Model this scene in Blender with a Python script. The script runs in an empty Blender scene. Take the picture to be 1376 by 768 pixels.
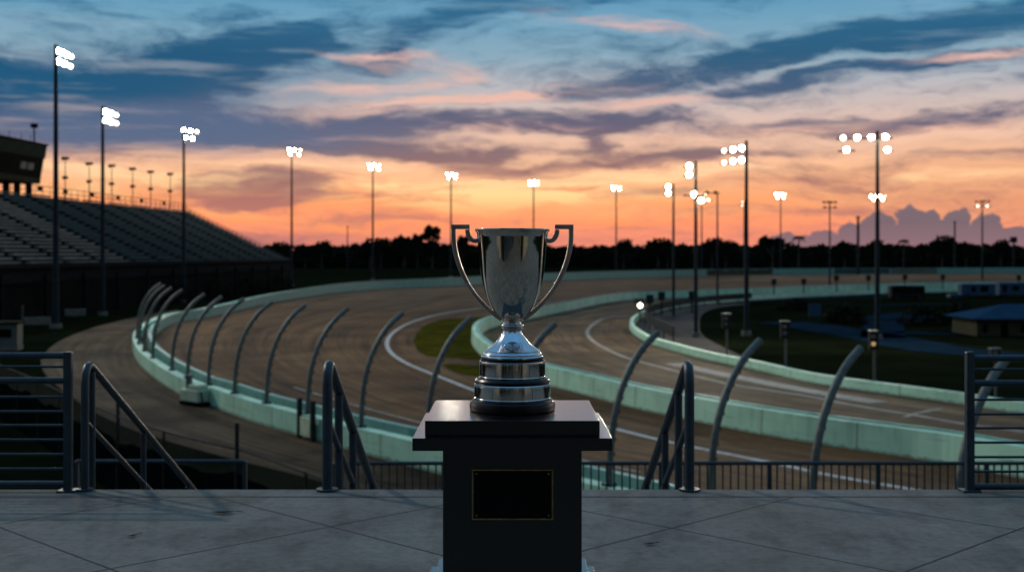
import bpy, bmesh, math, random
from mathutils import Vector, Matrix

random.seed(7)
C = bpy.context.scene.collection
SC = bpy.context.scene

# ------------------------------------------------------------------ numbers
F = 1667.0            # focal length in photo pixels (1376 wide)
EYE = 1.8             # camera height over the concourse floor (z = 0)
DROP = 9.35           # camera height over the track
GZ = EYE - DROP       # track level
S = 1.7               # scale of the far world (survey units -> metres)

def G(px, y, h=0.0):
    """world point on the plane h metres above the track, surveyed from a bearing (px) and a dip (y)"""
    d = (DROP - h) * F / (y - 341.0)
    return Vector(((px - 688.0) / F * d, d, GZ + h))

# ------------------------------------------------------------------ node helpers
def new_mat(name):
    m = bpy.data.materials.new(name); m.use_nodes = True
    nt = m.node_tree; b = nt.nodes['Principled BSDF']
    return m, nt, b

def N(nt, typ, **kw):
    n = nt.nodes.new(typ)
    for k, v in kw.items():
        if k.startswith('i_'):
            n.inputs[k[2:].replace('_', ' ')].default_value = v
        else:
            setattr(n, k, v)
    return n

def L(nt, a, b): nt.links.new(a, b)

def ramp(nt, fac, stops, interp='LINEAR'):
    r = nt.nodes.new('ShaderNodeValToRGB'); cr = r.color_ramp; cr.interpolation = interp
    while len(cr.elements) < len(stops): cr.elements.new(0.5)
    for e, (p, c) in zip(cr.elements, stops):
        e.position = p; e.color = (*c, 1) if len(c) == 3 else c
    if fac is not None: L(nt, fac, r.inputs['Fac'])
    return r

def lin(c):
    def f(v):
        v /= 255.0
        return v / 12.92 if v <= 0.04045 else ((v + 0.055) / 1.055) ** 2.4
    return tuple(f(v) for v in c)

def noisy(name, c1, c2, scale=8.0, rough=0.6, bump=0.0, metallic=0.0, detail=6.0, coord='Object', stretch=(1, 1, 1), spec=None, pos=(0.35, 0.65)):
    m, nt, b = new_mat(name)
    tc = N(nt, 'ShaderNodeTexCoord'); mp = N(nt, 'ShaderNodeMapping'); mp.inputs['Scale'].default_value = stretch
    L(nt, tc.outputs[coord], mp.inputs['Vector'])
    nz = N(nt, 'ShaderNodeTexNoise'); nz.inputs['Scale'].default_value = scale; nz.inputs['Detail'].default_value = detail
    nz.inputs['Roughness'].default_value = 0.62
    L(nt, mp.outputs[0], nz.inputs['Vector'])
    r = ramp(nt, nz.outputs['Fac'], [(pos[0], c1), (pos[1], c2)])
    L(nt, r.outputs[0], b.inputs['Base Color'])
    b.inputs['Roughness'].default_value = rough; b.inputs['Metallic'].default_value = metallic
    if spec is not None: b.inputs['Specular IOR Level'].default_value = spec
    if bump:
        bp = N(nt, 'ShaderNodeBump'); bp.inputs['Strength'].default_value = bump; bp.inputs['Distance'].default_value = 0.02
        L(nt, nz.outputs['Fac'], bp.inputs['Height']); L(nt, bp.outputs[0], b.inputs['Normal'])
    return m

def emit(name, col, strength):
    m, nt, b = new_mat(name)
    b.inputs['Base Color'].default_value = (*col, 1)
    b.inputs['Emission Color'].default_value = (*col, 1); b.inputs['Emission Strength'].default_value = strength
    # faint variation of the lens glass
    nz = N(nt, 'ShaderNodeTexNoise'); nz.inputs['Scale'].default_value = 3
    mr = N(nt, 'ShaderNodeMapRange'); mr.inputs['To Min'].default_value = strength * 0.85; mr.inputs['To Max'].default_value = strength * 1.15
    L(nt, nz.outputs['Fac'], mr.inputs['Value']); L(nt, mr.outputs[0], b.inputs['Emission Strength'])
    return m

# ------------------------------------------------------------------ mesh helpers
def link(name, me, mat=None, parent=None, smooth=False, loc=None):
    o = bpy.data.objects.new(name, me); C.objects.link(o)
    if mat is not None: me.materials.append(mat)
    if smooth:
        for p in me.polygons: p.use_smooth = True
    if parent is not None: o.parent = parent
    if loc is not None: o.location = loc
    return o

def from_bm(name, bm, mat=None, parent=None, smooth=False, loc=None, angle=None):
    bmesh.ops.recalc_face_normals(bm, faces=bm.faces[:])
    me = bpy.data.meshes.new(name); bm.to_mesh(me); bm.free()
    o = link(name, me, mat, parent, smooth, loc)
    if angle is not None: me.set_sharp_from_angle(angle=math.radians(angle))
    return o

def tag(o, label=None, cat=None, group=None, kind=None):
    if label: o['label'] = label
    if cat: o['category'] = cat
    if group: o['group'] = group
    if kind: o['kind'] = kind
    return o

def empty(name, loc=(0, 0, 0), rz=0.0):
    o = bpy.data.objects.new(name, None); C.objects.link(o); o.location = loc; o.rotation_euler = (0, 0, rz)
    o.empty_display_size = 0.2
    return o

def kids(o): return [c for c in bpy.data.objects if c.parent == o]

def copy_tree(o, parent=None):
    c = o.copy(); C.objects.link(c)
    if parent is not None: c.parent = parent
    for ch in kids(o): copy_tree(ch, c)
    return c

def box(bm, c, s, rz=0.0, bevel=0.0):
    m = Matrix.Translation(Vector(c)) @ Matrix.Rotation(rz, 4, 'Z') @ Matrix.Diagonal((*s, 1))
    r = bmesh.ops.create_cube(bm, size=1.0, matrix=m)
    if bevel:
        es = list({e for v in r['verts'] for e in v.link_edges})
        bmesh.ops.bevel(bm, geom=es, offset=bevel, segments=2, affect='EDGES', profile=0.6)

def frames(pts):
    n = len(pts); T = []
    for i in range(n):
        a = pts[max(0, i - 1)]; b = pts[min(n - 1, i + 1)]
        T.append((b - a).normalized())
    up = Vector((0, 0, 1)) if abs(T[0].z) < 0.9 else Vector((1, 0, 0))
    u = (up - T[0] * up.dot(T[0])).normalized(); U = [u]
    for i in range(1, n):
        u = (U[-1] - T[i] * U[-1].dot(T[i])).normalized(); U.append(u)
    return T, U

def tube(bm, pts, r, seg=10, cap=True, radii=None):
    pts = [Vector(p) for p in pts]; T, U = frames(pts); rings = []
    for i, p in enumerate(pts):
        V = T[i].cross(U[i]); rr = radii[i] if radii else r
        rings.append([bm.verts.new(p + (U[i] * math.cos(2 * math.pi * k / seg) + V * math.sin(2 * math.pi * k / seg)) * rr) for k in range(seg)])
    for a, b in zip(rings, rings[1:]):
        for k in range(seg):
            bm.faces.new((a[k], a[(k + 1) % seg], b[(k + 1) % seg], b[k]))
    if cap:
        bm.faces.new(rings[0][::-1]); bm.faces.new(rings[-1])

def rect_sweep(bm, pts, wu, wv, ref):
    """sweep a rectangle; ref = fixed binormal direction, wv along ref, wu in the plane of the path"""
    pts = [Vector(p) for p in pts]; ref = Vector(ref); rings = []; n = len(pts)
    for i, p in enumerate(pts):
        t = (pts[min(n - 1, i + 1)] - pts[max(0, i - 1)]).normalized(); u = t.cross(ref).normalized()
        w = wu[i] if isinstance(wu, list) else wu
        prof = [(-1, -.72), (-.72, -1), (.72, -1), (1, -.72), (1, .72), (.72, 1), (-.72, 1), (-1, .72)]
        rings.append([bm.verts.new(p + u * a * w / 2 + ref * b * wv / 2) for a, b in prof])
    for a, b in zip(rings, rings[1:]):
        for k in range(8): bm.faces.new((a[k], a[(k + 1) % 8], b[(k + 1) % 8], b[k]))
    bm.faces.new(rings[0][::-1]); bm.faces.new(rings[-1])

def lathe(bm, prof, seg=96, close=False):
    rings = []
    for r, z in prof:
        if r < 1e-5: rings.append([bm.verts.new((0, 0, z))])
        else: rings.append([bm.verts.new((r * math.cos(2 * math.pi * k / seg), r * math.sin(2 * math.pi * k / seg), z)) for k in range(seg)])
    for a, b in zip(rings, rings[1:]):
        for k in range(seg):
            k2 = (k + 1) % seg
            if len(a) == 1 and len(b) == 1: continue
            if len(a) == 1: bm.faces.new((a[0], b[k], b[k2]))
            elif len(b) == 1: bm.faces.new((a[k], a[k2], b[0]))
            else: bm.faces.new((a[k], a[k2], b[k2], b[k]))

def smooth_path(pts, n):
    """Catmull-Rom through pts, resampled to n points evenly by length"""
    pts = [Vector(p) for p in pts]; P = [2 * pts[0] - pts[1]] + pts + [2 * pts[-1] - pts[-2]]; out = []
    for i in range(1, len(P) - 2):
        p0, p1, p2, p3 = P[i - 1], P[i], P[i + 1], P[i + 2]
        # centripetal
        t0 = 0; t1 = t0 + max(1e-6, (p1 - p0).length ** .5); t2 = t1 + max(1e-6, (p2 - p1).length ** .5); t3 = t2 + max(1e-6, (p3 - p2).length ** .5)
        for k in range(24):
            t = t1 + (t2 - t1) * k / 24
            A1 = p0 * ((t1 - t) / (t1 - t0)) + p1 * ((t - t0) / (t1 - t0)); A2 = p1 * ((t2 - t) / (t2 - t1)) + p2 * ((t - t1) / (t2 - t1)); A3 = p2 * ((t3 - t) / (t3 - t2)) + p3 * ((t - t2) / (t3 - t2))
            B1 = A1 * ((t2 - t) / (t2 - t0)) + A2 * ((t - t0) / (t2 - t0)); B2 = A2 * ((t3 - t) / (t3 - t1)) + A3 * ((t - t1) / (t3 - t1))
            out.append(B1 * ((t2 - t) / (t2 - t1)) + B2 * ((t - t1) / (t2 - t1)))
    out.append(pts[-1].copy())
    return resample(out, n)

def resample(pts, n):
    ds = [0.0]
    for a, b in zip(pts, pts[1:]): ds.append(ds[-1] + (b - a).length)
    res = []; j = 0
    for i in range(n):
        s = ds[-1] * i / (n - 1)
        while j < len(ds) - 2 and ds[j + 1] < s: j += 1
        f = (s - ds[j]) / max(1e-9, ds[j + 1] - ds[j]); res.append(pts[j].lerp(pts[j + 1], f))
    return res

def strip(name, A, B, mat, parent=None):
    """loft between two paths, uv = (metres along, metres across)"""
    me = bpy.data.meshes.new(name); n = len(A); vs = []; fs = []
    M = 8
    for a, b in zip(A, B):
        for k in range(M + 1): vs.append(a.lerp(b, k / M))
    for i in range(n - 1):
        for k in range(M): fs.append((i * (M + 1) + k, i * (M + 1) + k + 1, (i + 1) * (M + 1) + k + 1, (i + 1) * (M + 1) + k))
    me.from_pydata(vs, [], fs); uv = me.uv_layers.new(name='UVMap'); s = [0.0]
    for i in range(1, n): s.append(s[-1] + ((A[i] + B[i]) / 2 - (A[i - 1] + B[i - 1]) / 2).length)
    for p in me.polygons:
        for li, vi in zip(p.loop_indices, p.vertices):
            i, k = divmod(vi, M + 1); uv.data[li].uv = (s[i], k / M * 10)
    o = link(name, me, mat, parent)
    if me.polygons[0].normal.z < 0: me.flip_normals()
    return o

def side(path, off):
    out = []; n = len(path)
    for i, p in enumerate(path):
        t = path[min(n - 1, i + 1)] - path[max(0, i - 1)]; t.z = 0; t.normalize(); nn = Vector((-t.y, t.x, 0)); out.append(p + nn * off)
    return out

def wall_mesh(name, path, heights, profile, mat, parent=None):
    """profile = [(offset, height fraction)...] closed loop; uv = along, height"""
    me = bpy.data.meshes.new(name); n = len(path); m = len(profile); vs = []; fs = []
    offs = [side(path, o) for o, _ in profile]
    for i in range(n):
        for k, (o, hf) in enumerate(profile):
            v = offs[k][i].copy(); v.z += heights[i] * hf; vs.append(v)
    for i in range(n - 1):
        for k in range(m): fs.append((i * m + k, i * m + (k + 1) % m, (i + 1) * m + (k + 1) % m, (i + 1) * m + k))
    fs.append(tuple(range(m))[::-1]); fs.append(tuple((n - 1) * m + k for k in range(m)))
    me.from_pydata(vs, [], fs); uv = me.uv_layers.new(name='UVMap'); s = [0.0]
    for i in range(1, n): s.append(s[-1] + (path[i] - path[i - 1]).length)
    for p in me.polygons:
        for li, vi in zip(p.loop_indices, p.vertices):
            i, k = divmod(vi, m); uv.data[li].uv = (s[i], profile[k][1] * heights[i])
    bm = bmesh.new(); bm.from_mesh(me); bmesh.ops.recalc_face_normals(bm, faces=bm.faces[:]); bm.to_mesh(me); bm.free()
    return link(name, me, mat, parent)

def ribbon(name, path, width, z, mat, kind='structure'):
    pth = [Vector((p.x, p.y, z)) for p in path]
    o = strip(name, side(pth, width / 2), side(pth, -width / 2), mat); o['kind'] = kind
    return o

def polygon(name, pts, z, mat, kind='structure'):
    bm = bmesh.new(); vs = [bm.verts.new((p.x, p.y, z)) for p in pts]; f = bm.faces.new(vs)
    bmesh.ops.triangulate(bm, faces=[f]); bmesh.ops.recalc_face_normals(bm, faces=bm.faces[:])
    for f in bm.faces:
        if f.normal.z < 0: f.normal_flip()
    me = bpy.data.meshes.new(name); bm.to_mesh(me); bm.free(); o = link(name, me, mat); o['kind'] = kind
    return o

# ------------------------------------------------------------------ camera, render
cam = bpy.data.cameras.new('camera'); camo = bpy.data.objects.new('camera', cam); C.objects.link(camo)
camo.location = (0, 0, EYE); camo.rotation_euler = (math.radians(90), 0, 0)
cam.sensor_width = 36.0; cam.lens = 36.0 * F / 1376.0; cam.shift_y = -43.0 / 1376.0
cam.clip_start = 0.05; cam.clip_end = 6000
cam.dof.use_dof = True; cam.dof.focus_distance = 5.85; cam.dof.aperture_fstop = 2.6
SC.camera = camo
SC.view_settings.view_transform = 'Standard'; SC.view_settings.look = 'None'; SC.view_settings.gamma = 1.0
SC.view_settings.use_curve_mapping = False; SC.view_settings.exposure = 0.0
SC.cycles.use_denoising = True
SC.cycles.sample_clamp_indirect = 4.0

# ------------------------------------------------------------------ sky (world)
FLOOD_AZ, FLOOD_EL = math.radians(-54), math.radians(31)     # unseen floodlight: bearing from straight ahead, elevation
W = bpy.data.worlds.new('World'); SC.world = W; W.use_nodes = True
wt = W.node_tree; wt.nodes.clear()
out = N(wt, 'ShaderNodeOutputWorld')
tc = N(wt, 'ShaderNodeTexCoord'); sx = N(wt, 'ShaderNodeSeparateXYZ'); L(wt, tc.outputs['Generated'], sx.inputs[0])
def M2(op, a, b=None, clamp=False):
    n = N(wt, 'ShaderNodeMath', operation=op); n.use_clamp = clamp
    for i, v in enumerate((a, b)):
        if v is None: continue
        if isinstance(v, (int, float)): n.inputs[i].default_value = v
        else: L(wt, v, n.inputs[i])
    return n.outputs[0]
az = M2('ARCTAN2', sx.outputs['X'], sx.outputs['Y'])
el = M2('ARCSINE', sx.outputs['Z'])
cx = N(wt, 'ShaderNodeCombineXYZ'); L(wt, az, cx.inputs[0]); L(wt, el, cx.inputs[1])
ang = cx.outputs[0]
# wind-drawn warp of the cloud field
mpw = N(wt, 'ShaderNodeMapping'); mpw.inputs['Scale'].default_value = (7, 22, 1); L(wt, ang, mpw.inputs[0])
nw = N(wt, 'ShaderNodeTexNoise'); nw.inputs['Scale'].default_value = 1.0; nw.inputs['Detail'].default_value = 5; nw.inputs['Roughness'].default_value = .55; L(wt, mpw.outputs[0], nw.inputs['Vector'])
sb = N(wt, 'ShaderNodeVectorMath', operation='SUBTRACT'); L(wt, nw.outputs['Color'], sb.inputs[0]); sb.inputs[1].default_value = (.5, .5, .5)
ml = N(wt, 'ShaderNodeVectorMath', operation='MULTIPLY'); L(wt, sb.outputs[0], ml.inputs[0]); ml.inputs[1].default_value = (.16, .045, 0)
ad = N(wt, 'ShaderNodeVectorMath', operation='ADD'); L(wt, ang, ad.inputs[0]); L(wt, ml.outputs[0], ad.inputs[1])
wang = ad.outputs[0]
# finer warp
def fbm(scale, rot, detail=8, rough=.6, seed=0.0, src=None):
    mp = N(wt, 'ShaderNodeMapping'); mp.inputs['Scale'].default_value = (*scale, 1); mp.inputs['Rotation'].default_value = (0, 0, rot); mp.inputs['Location'].default_value = (seed, seed * 1.7, seed * .3)
    L(wt, src or wang, mp.inputs[0]); n = N(wt, 'ShaderNodeTexNoise'); n.inputs['Scale'].default_value = 1.0; n.inputs['Detail'].default_value = detail; n.inputs['Roughness'].default_value = rough
    L(wt, mp.outputs[0], n.inputs['Vector']); return n.outputs['Fac']
def blob(x, y, a, b, tilt, amt, src=None, hard=0.25):
    """soft oval cloud body at a bearing and height"""
    mp = N(wt, 'ShaderNodeMapping', vector_type='TEXTURE')
    mp.inputs['Location'].default_value = ((x - 688) / F, (341 - y) / F, 0); mp.inputs['Scale'].default_value = (a / F, b / F, 1)
    mp.inputs['Rotation'].default_value = (0, 0, math.radians(tilt)); L(wt, src or wang, mp.inputs[0])
    ln = N(wt, 'ShaderNodeVectorMath', operation='LENGTH'); L(wt, mp.outputs[0], ln.inputs[0])
    mr = N(wt, 'ShaderNodeMapRange', interpolation_type='SMOOTHSTEP'); mr.inputs['From Min'].default_value = hard; mr.inputs['From Max'].default_value = 1.25
    mr.inputs['To Min'].default_value = amt; mr.inputs['To Max'].default_value = 0; L(wt, ln.outputs[1], mr.inputs['Value'])
    return mr.outputs[0]
def total(lst):
    s = lst[0]
    for q in lst[1:]: s = M2('ADD', s, q)
    return s
DARK = [(235, 112, 290, 38, 17, .95), (150, 122, 320, 44, 8, .7), (120, 172, 340, 42, 0, .8), (400, 60, 62, 34, 14, .85), (60, 4, 130, 13, 6, .75), (720, 14, 130, 17, 4, .55), (30, 108, 90, 14, 0, .45),
        (580, 45, 110, 26, 22, .5), (500, 75, 60, 20, 20, .4), (1180, 55, 250, 24, 9, .9), (1020, 66, 70, 20, 10, .4), (900, 104, 280, 17, 8, .6), (770, 164, 220, 20, 3, .75), (1200, 96, 240, 11, 6, .6), (1060, 112, 160, 14, 4, .4), (1370, 10, 60, 30, 0, .5),
        (450, 178, 190, 34, 2, .62), (480, 205, 120, 14, -3, .5), (1130, 172, 250, 15, -2, .7), (345, 260, 95, 24, -3, 1.35), (640, 214, 150, 26, -3, .75), (785, 196, 36, 17, 10, .7), 
        (860, 212, 110, 12, 3, .6), (880, 262, 60, 9, 0, .45), (300, 320, 190, 12, 0, .55), (520, 296, 120, 7, 0, .35), (700, 240, 90, 8, 4, .45), (470, 270, 70, 10, 0, .4), (560, 250, 60, 7, 3, .4),
        (1000, 205, 140, 9, 2, .45), (560, 330, 260, 10, 0, .4), (980, 285, 140, 7, 0, .3), (1280, 215, 120, 7, 0, .3)]
bl = total([blob(*d) for d in DARK])
f1 = fbm((8, 40), math.radians(-7), seed=3.1); f2 = fbm((24, 105), math.radians(-5), seed=8.7, rough=.65)
det = M2('ADD', M2('MULTIPLY', M2('SUBTRACT', f1, .5), 1.9), M2('MULTIPLY', M2('SUBTRACT', f2, .5), 1.6))
dens = M2('ADD', M2('ADD', bl, det), .19)
mk = N(wt, 'ShaderNodeMapRange', interpolation_type='SMOOTHSTEP'); mk.inputs['From Min'].default_value = -.05; mk.inputs['From Max'].default_value = .95; L(wt, dens, mk.inputs['Value'])
mask = mk.outputs[0]
# colours by height: u = 0 at the horizon .. 1 at about 12 degrees
elr = M2('DIVIDE', el, 345 / F, True)
def yy(y): return (341 - y) / 345
clear = ramp(wt, elr, [(0, lin((216, 130, 118))), (yy(326), lin((236, 138, 112))), (yy(300), lin((250, 148, 106))), (yy(268), lin((248, 158, 104))), (yy(232), lin((244, 180, 138))),
                       (yy(196), lin((230, 186, 160))), (yy(160), lin((210, 184, 174))), (yy(120), lin((178, 178, 184))), (yy(80), lin((132, 164, 182))), (yy(30), lin((104, 154, 182))), (1, lin((88, 146, 178)))])
dark = ramp(wt, elr, [(0, lin((164, 108, 112))), (yy(320), lin((172, 112, 110))), (yy(280), lin((176, 114, 104))), (yy(245), lin((148, 104, 102))), (yy(205), lin((128, 106, 112))),
                      (yy(170), lin((96, 94, 116))), (yy(130), lin((66, 90, 120))), (yy(80), lin((36, 88, 122))), (yy(30), lin((38, 98, 134))), (1, lin((40, 104, 140)))])
# left of the glow the upper clear sky is darker and bluer, right of it the low sky is paler
def mixc(fac, a, b, typ='MIX'):
    n = N(wt, 'ShaderNodeMix', data_type='RGBA', blend_type=typ); n.clamp_factor = True
    if isinstance(fac, (int, float)): n.inputs['Factor'].default_value = fac
    else: L(wt, fac, n.inputs['Factor'])
    for s, v in ((n.inputs[6], a), (n.inputs[7], b)):
        if isinstance(v, tuple): s.default_value = (*v, 1)
        else: L(wt, v, s)
    return n.outputs[2]
clr = clear.outputs[0]
clr = mixc(blob(150, 150, 430, 80, 8, .85, hard=.2), clr, lin((64, 116, 148)))
clr = mixc(blob(330, 190, 260, 34, 0, .5, hard=.1), clr, lin((112, 108, 134)))
clr = mixc(blob(1230, 250, 330, 60, 0, .65, hard=.1), clr, lin((228, 168, 128)))
drk = dark.outputs[0]
drk = mixc(blob(90, 115, 420, 62, 6, .95, hard=.25), drk, lin((20, 82, 118)))
drk = mixc(blob(250, 178, 330, 42, 0, .85, hard=.3), drk, lin((78, 102, 134)))
skyc = mixc(mask, clr, drk)
# lit streaks: peach and orange bands under and between the clouds
LIT = [(690, 262, 240, 24, 0, 1.7), (560, 280, 150, 10, -4, .8), (835, 42, 140, 13, -6, 1.0), (560, 80, 110, 12, -8, .9), (480, 78, 60, 10, -8, .7), (170, 243, 200, 16, -2, 1.05), (90, 264, 110, 12, 0, .9), (800, 240, 190, 13, 3, .9), (1310, 244, 130, 8, 0, 1.2),
       (430, 226, 190, 12, -3, 1.0), (960, 230, 190, 11, 0, .8), (430, 298, 170, 11, -5, 1.0), (990, 180, 190, 10, 4, .8), (1290, 88, 140, 8, 3, 1.0), (680, 130, 120, 10, 8, .7), (480, 250, 100, 10, 4, .9), (1230, 186, 230, 11, -2, .8), (690, 178, 110, 10, 6, 1.0),
       (640, 132, 200, 15, 5, 1.4), (520, 110, 120, 12, 8, .9), (860, 136, 120, 9, 4, .9), (300, 230, 100, 10, 3, .8), (1140, 215, 160, 9, 0, .7), (880, 290, 160, 9, 0, .7), (640, 306, 160, 8, 0, .7), (730, 215, 60, 8, 5, .7)]
lt = total([blob(*d) for d in LIT])
f3 = fbm((14, 95), math.radians(-4), seed=15.3, rough=.6)
ltn = M2('MULTIPLY', lt, N(wt, 'ShaderNodeMapRange').outputs[0])
mr = ltn.node.inputs[1].links[0].from_node; mr.inputs['From Min'].default_value = .36; mr.inputs['From Max'].default_value = .60; L(wt, f3, mr.inputs['Value'])
warm = ramp(wt, elr, [(0, lin((240, 128, 92))), (yy(300), lin((255, 152, 94))), (yy(262), lin((255, 210, 146))), (yy(220), lin((253, 200, 160))), (yy(170), lin((232, 184, 166))), (yy(60), lin((206, 172, 168))), (1, lin((200, 170, 170)))])
skyc = mixc(ltn, skyc, warm.outputs[0])
f4 = fbm((6, 70), math.radians(-6), seed=27.0, rough=.62, src=ang)
vl = N(wt, 'ShaderNodeMapRange', interpolation_type='SMOOTHSTEP'); vl.inputs['From Min'].default_value = .5; vl.inputs['From Max'].default_value = .72; vl.inputs['To Max'].default_value = .42; L(wt, f4, vl.inputs['Value'])
veil = ramp(wt, elr, [(0, lin((226, 128, 104))), (yy(262), lin((252, 178, 118))), (yy(200), lin((226, 186, 164))), (yy(140), lin((196, 182, 180))), (yy(60), lin((150, 178, 192))), (1, lin((128, 172, 196)))])
skyc = mixc(vl.outputs[0], skyc, veil.outputs[0])
# grey cumulus bank low on the right
cuw = N(wt, 'ShaderNodeVectorMath', operation='ADD'); L(wt, ang, cuw.inputs[0])
mp5 = N(wt, 'ShaderNodeMapping'); mp5.inputs['Scale'].default_value = (85, 85, 1); L(wt, ang, mp5.inputs[0])
n5 = N(wt, 'ShaderNodeTexNoise'); n5.inputs['Scale'].default_value = 1; n5.inputs['Detail'].default_value = 6; L(wt, mp5.outputs[0], n5.inputs['Vector'])
s5 = N(wt, 'ShaderNodeVectorMath', operation='SUBTRACT'); L(wt, n5.outputs['Color'], s5.inputs[0]); s5.inputs[1].default_value = (.5, .5, .5)
m5 = N(wt, 'ShaderNodeVectorMath', operation='SCALE'); L(wt, s5.outputs[0], m5.inputs[0]); m5.inputs['Scale'].default_value = .02
L(wt, m5.outputs[0], cuw.inputs[1])
CU = [(1170, 332, 150, 24), (1206, 297, 18, 18), (1229, 294, 14, 12), (1165, 304, 22, 16), (1140, 312, 28, 14), (1264, 300, 15, 20), (1262, 315, 32, 14), (1296, 304, 16, 12), (1340, 324, 110, 18), (1085, 325, 70, 11), (1222, 311, 55, 16)]
cs = None
for x, y, a, b in CU:
    q = blob(x, y, a, b, 0, 1.0, src=cuw.outputs[0], hard=.75)
    cs = q if cs is None else M2('MAXIMUM', cs, q)
cm = N(wt, 'ShaderNodeMapRange', interpolation_type='SMOOTHSTEP'); cm.inputs['From Min'].default_value = .3; cm.inputs['From Max'].default_value = .75; L(wt, cs, cm.inputs['Value'])
cuc = ramp(wt, elr, [(0, lin((146, 108, 116))), (yy(322), lin((120, 102, 114))), (yy(300), lin((102, 95, 108))), (yy(280), lin((108, 98, 110)))])
skyc = mixc(M2('MULTIPLY', cm.outputs[0], .93), skyc, cuc.outputs[0])
# away from the glow and overhead: plain blue dusk
away = N(wt, 'ShaderNodeMapRange', interpolation_type='SMOOTHSTEP'); away.inputs['From Min'].default_value = .8; away.inputs['From Max'].default_value = 1.9
L(wt, M2('ABSOLUTE', az), away.inputs['Value'])
over = N(wt, 'ShaderNodeMapRange', interpolation_type='SMOOTHSTEP'); over.inputs['From Min'].default_value = .2; over.inputs['From Max'].default_value = .5; L(wt, el, over.inputs['Value'])
dusk = ramp(wt, M2('DIVIDE', el, 1.3, True), [(0, lin((112, 96, 96))), (.12, lin((104, 102, 108))), (.35, lin((92, 122, 142))), (1, lin((80, 140, 192)))])
skyc = mixc(M2('MAXIMUM', away.outputs[0], over.outputs[0]), skyc, dusk.outputs[0])
# added pale band low on both sides, out of view, for rim highlights
band_az = N(wt, 'ShaderNodeMapRange', interpolation_type='SMOOTHSTEP'); band_az.inputs['From Min'].default_value = .10; band_az.inputs['From Max'].default_value = .26; band_az.inputs['To Min'].default_value = 1; band_az.inputs['To Max'].default_value = 0
L(wt, M2('ABSOLUTE', M2('SUBTRACT', M2('ABSOLUTE', az), .86)), band_az.inputs['Value'])
band_el = N(wt, 'ShaderNodeMapRange', interpolation_type='SMOOTHSTEP'); band_el.inputs['From Min'].default_value = .12; band_el.inputs['From Max'].default_value = .5; band_el.inputs['To Min'].default_value = 1; band_el.inputs['To Max'].default_value = 0; L(wt, el, band_el.inputs['Value'])
skyc = mixc(M2('MULTIPLY', band_az.outputs[0], band_el.outputs[0]), skyc, (1.15, .98, .85))
# below the horizon
low = N(wt, 'ShaderNodeMapRange'); low.inputs['From Min'].default_value = -.03; low.inputs['From Max'].default_value = 0.0; L(wt, el, low.inputs['Value'])
skyc = mixc(low.outputs[0], (.012, .014, .012), skyc)
bg = N(wt, 'ShaderNodeBackground'); L(wt, skyc, bg.inputs['Color']); bg.inputs['Strength'].default_value = 1.10
ns = N(wt, 'ShaderNodeTexSky', sky_type='NISHITA'); ns.sun_disc = False; ns.sun_elevation = math.radians(1.0); ns.sun_rotation = math.radians(0)
bg2 = N(wt, 'ShaderNodeBackground'); L(wt, ns.outputs[0], bg2.inputs['Color']); bg2.inputs['Strength'].default_value = 0.002
ash = N(wt, 'ShaderNodeAddShader'); L(wt, bg.outputs[0], ash.inputs[0]); L(wt, bg2.outputs[0], ash.inputs[1]); L(wt, ash.outputs[0], out.inputs['Surface'])

sl = bpy.data.lights.new('floodlight_key', 'SUN'); sl.energy = 0.95; sl.angle = math.radians(1.6); sl.color = (1.0, .93, .84)  # distant lamp standing in for an unseen stadium floodlight at left
so = bpy.data.objects.new('floodlight_key', sl); C.objects.link(so)
dv = Vector((math.sin(FLOOD_AZ) * math.cos(FLOOD_EL), math.cos(FLOOD_AZ) * math.cos(FLOOD_EL), math.sin(FLOOD_EL)))
so.rotation_euler = dv.to_track_quat('Z', 'Y').to_euler(); so.location = (0, 0, 60)

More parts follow.
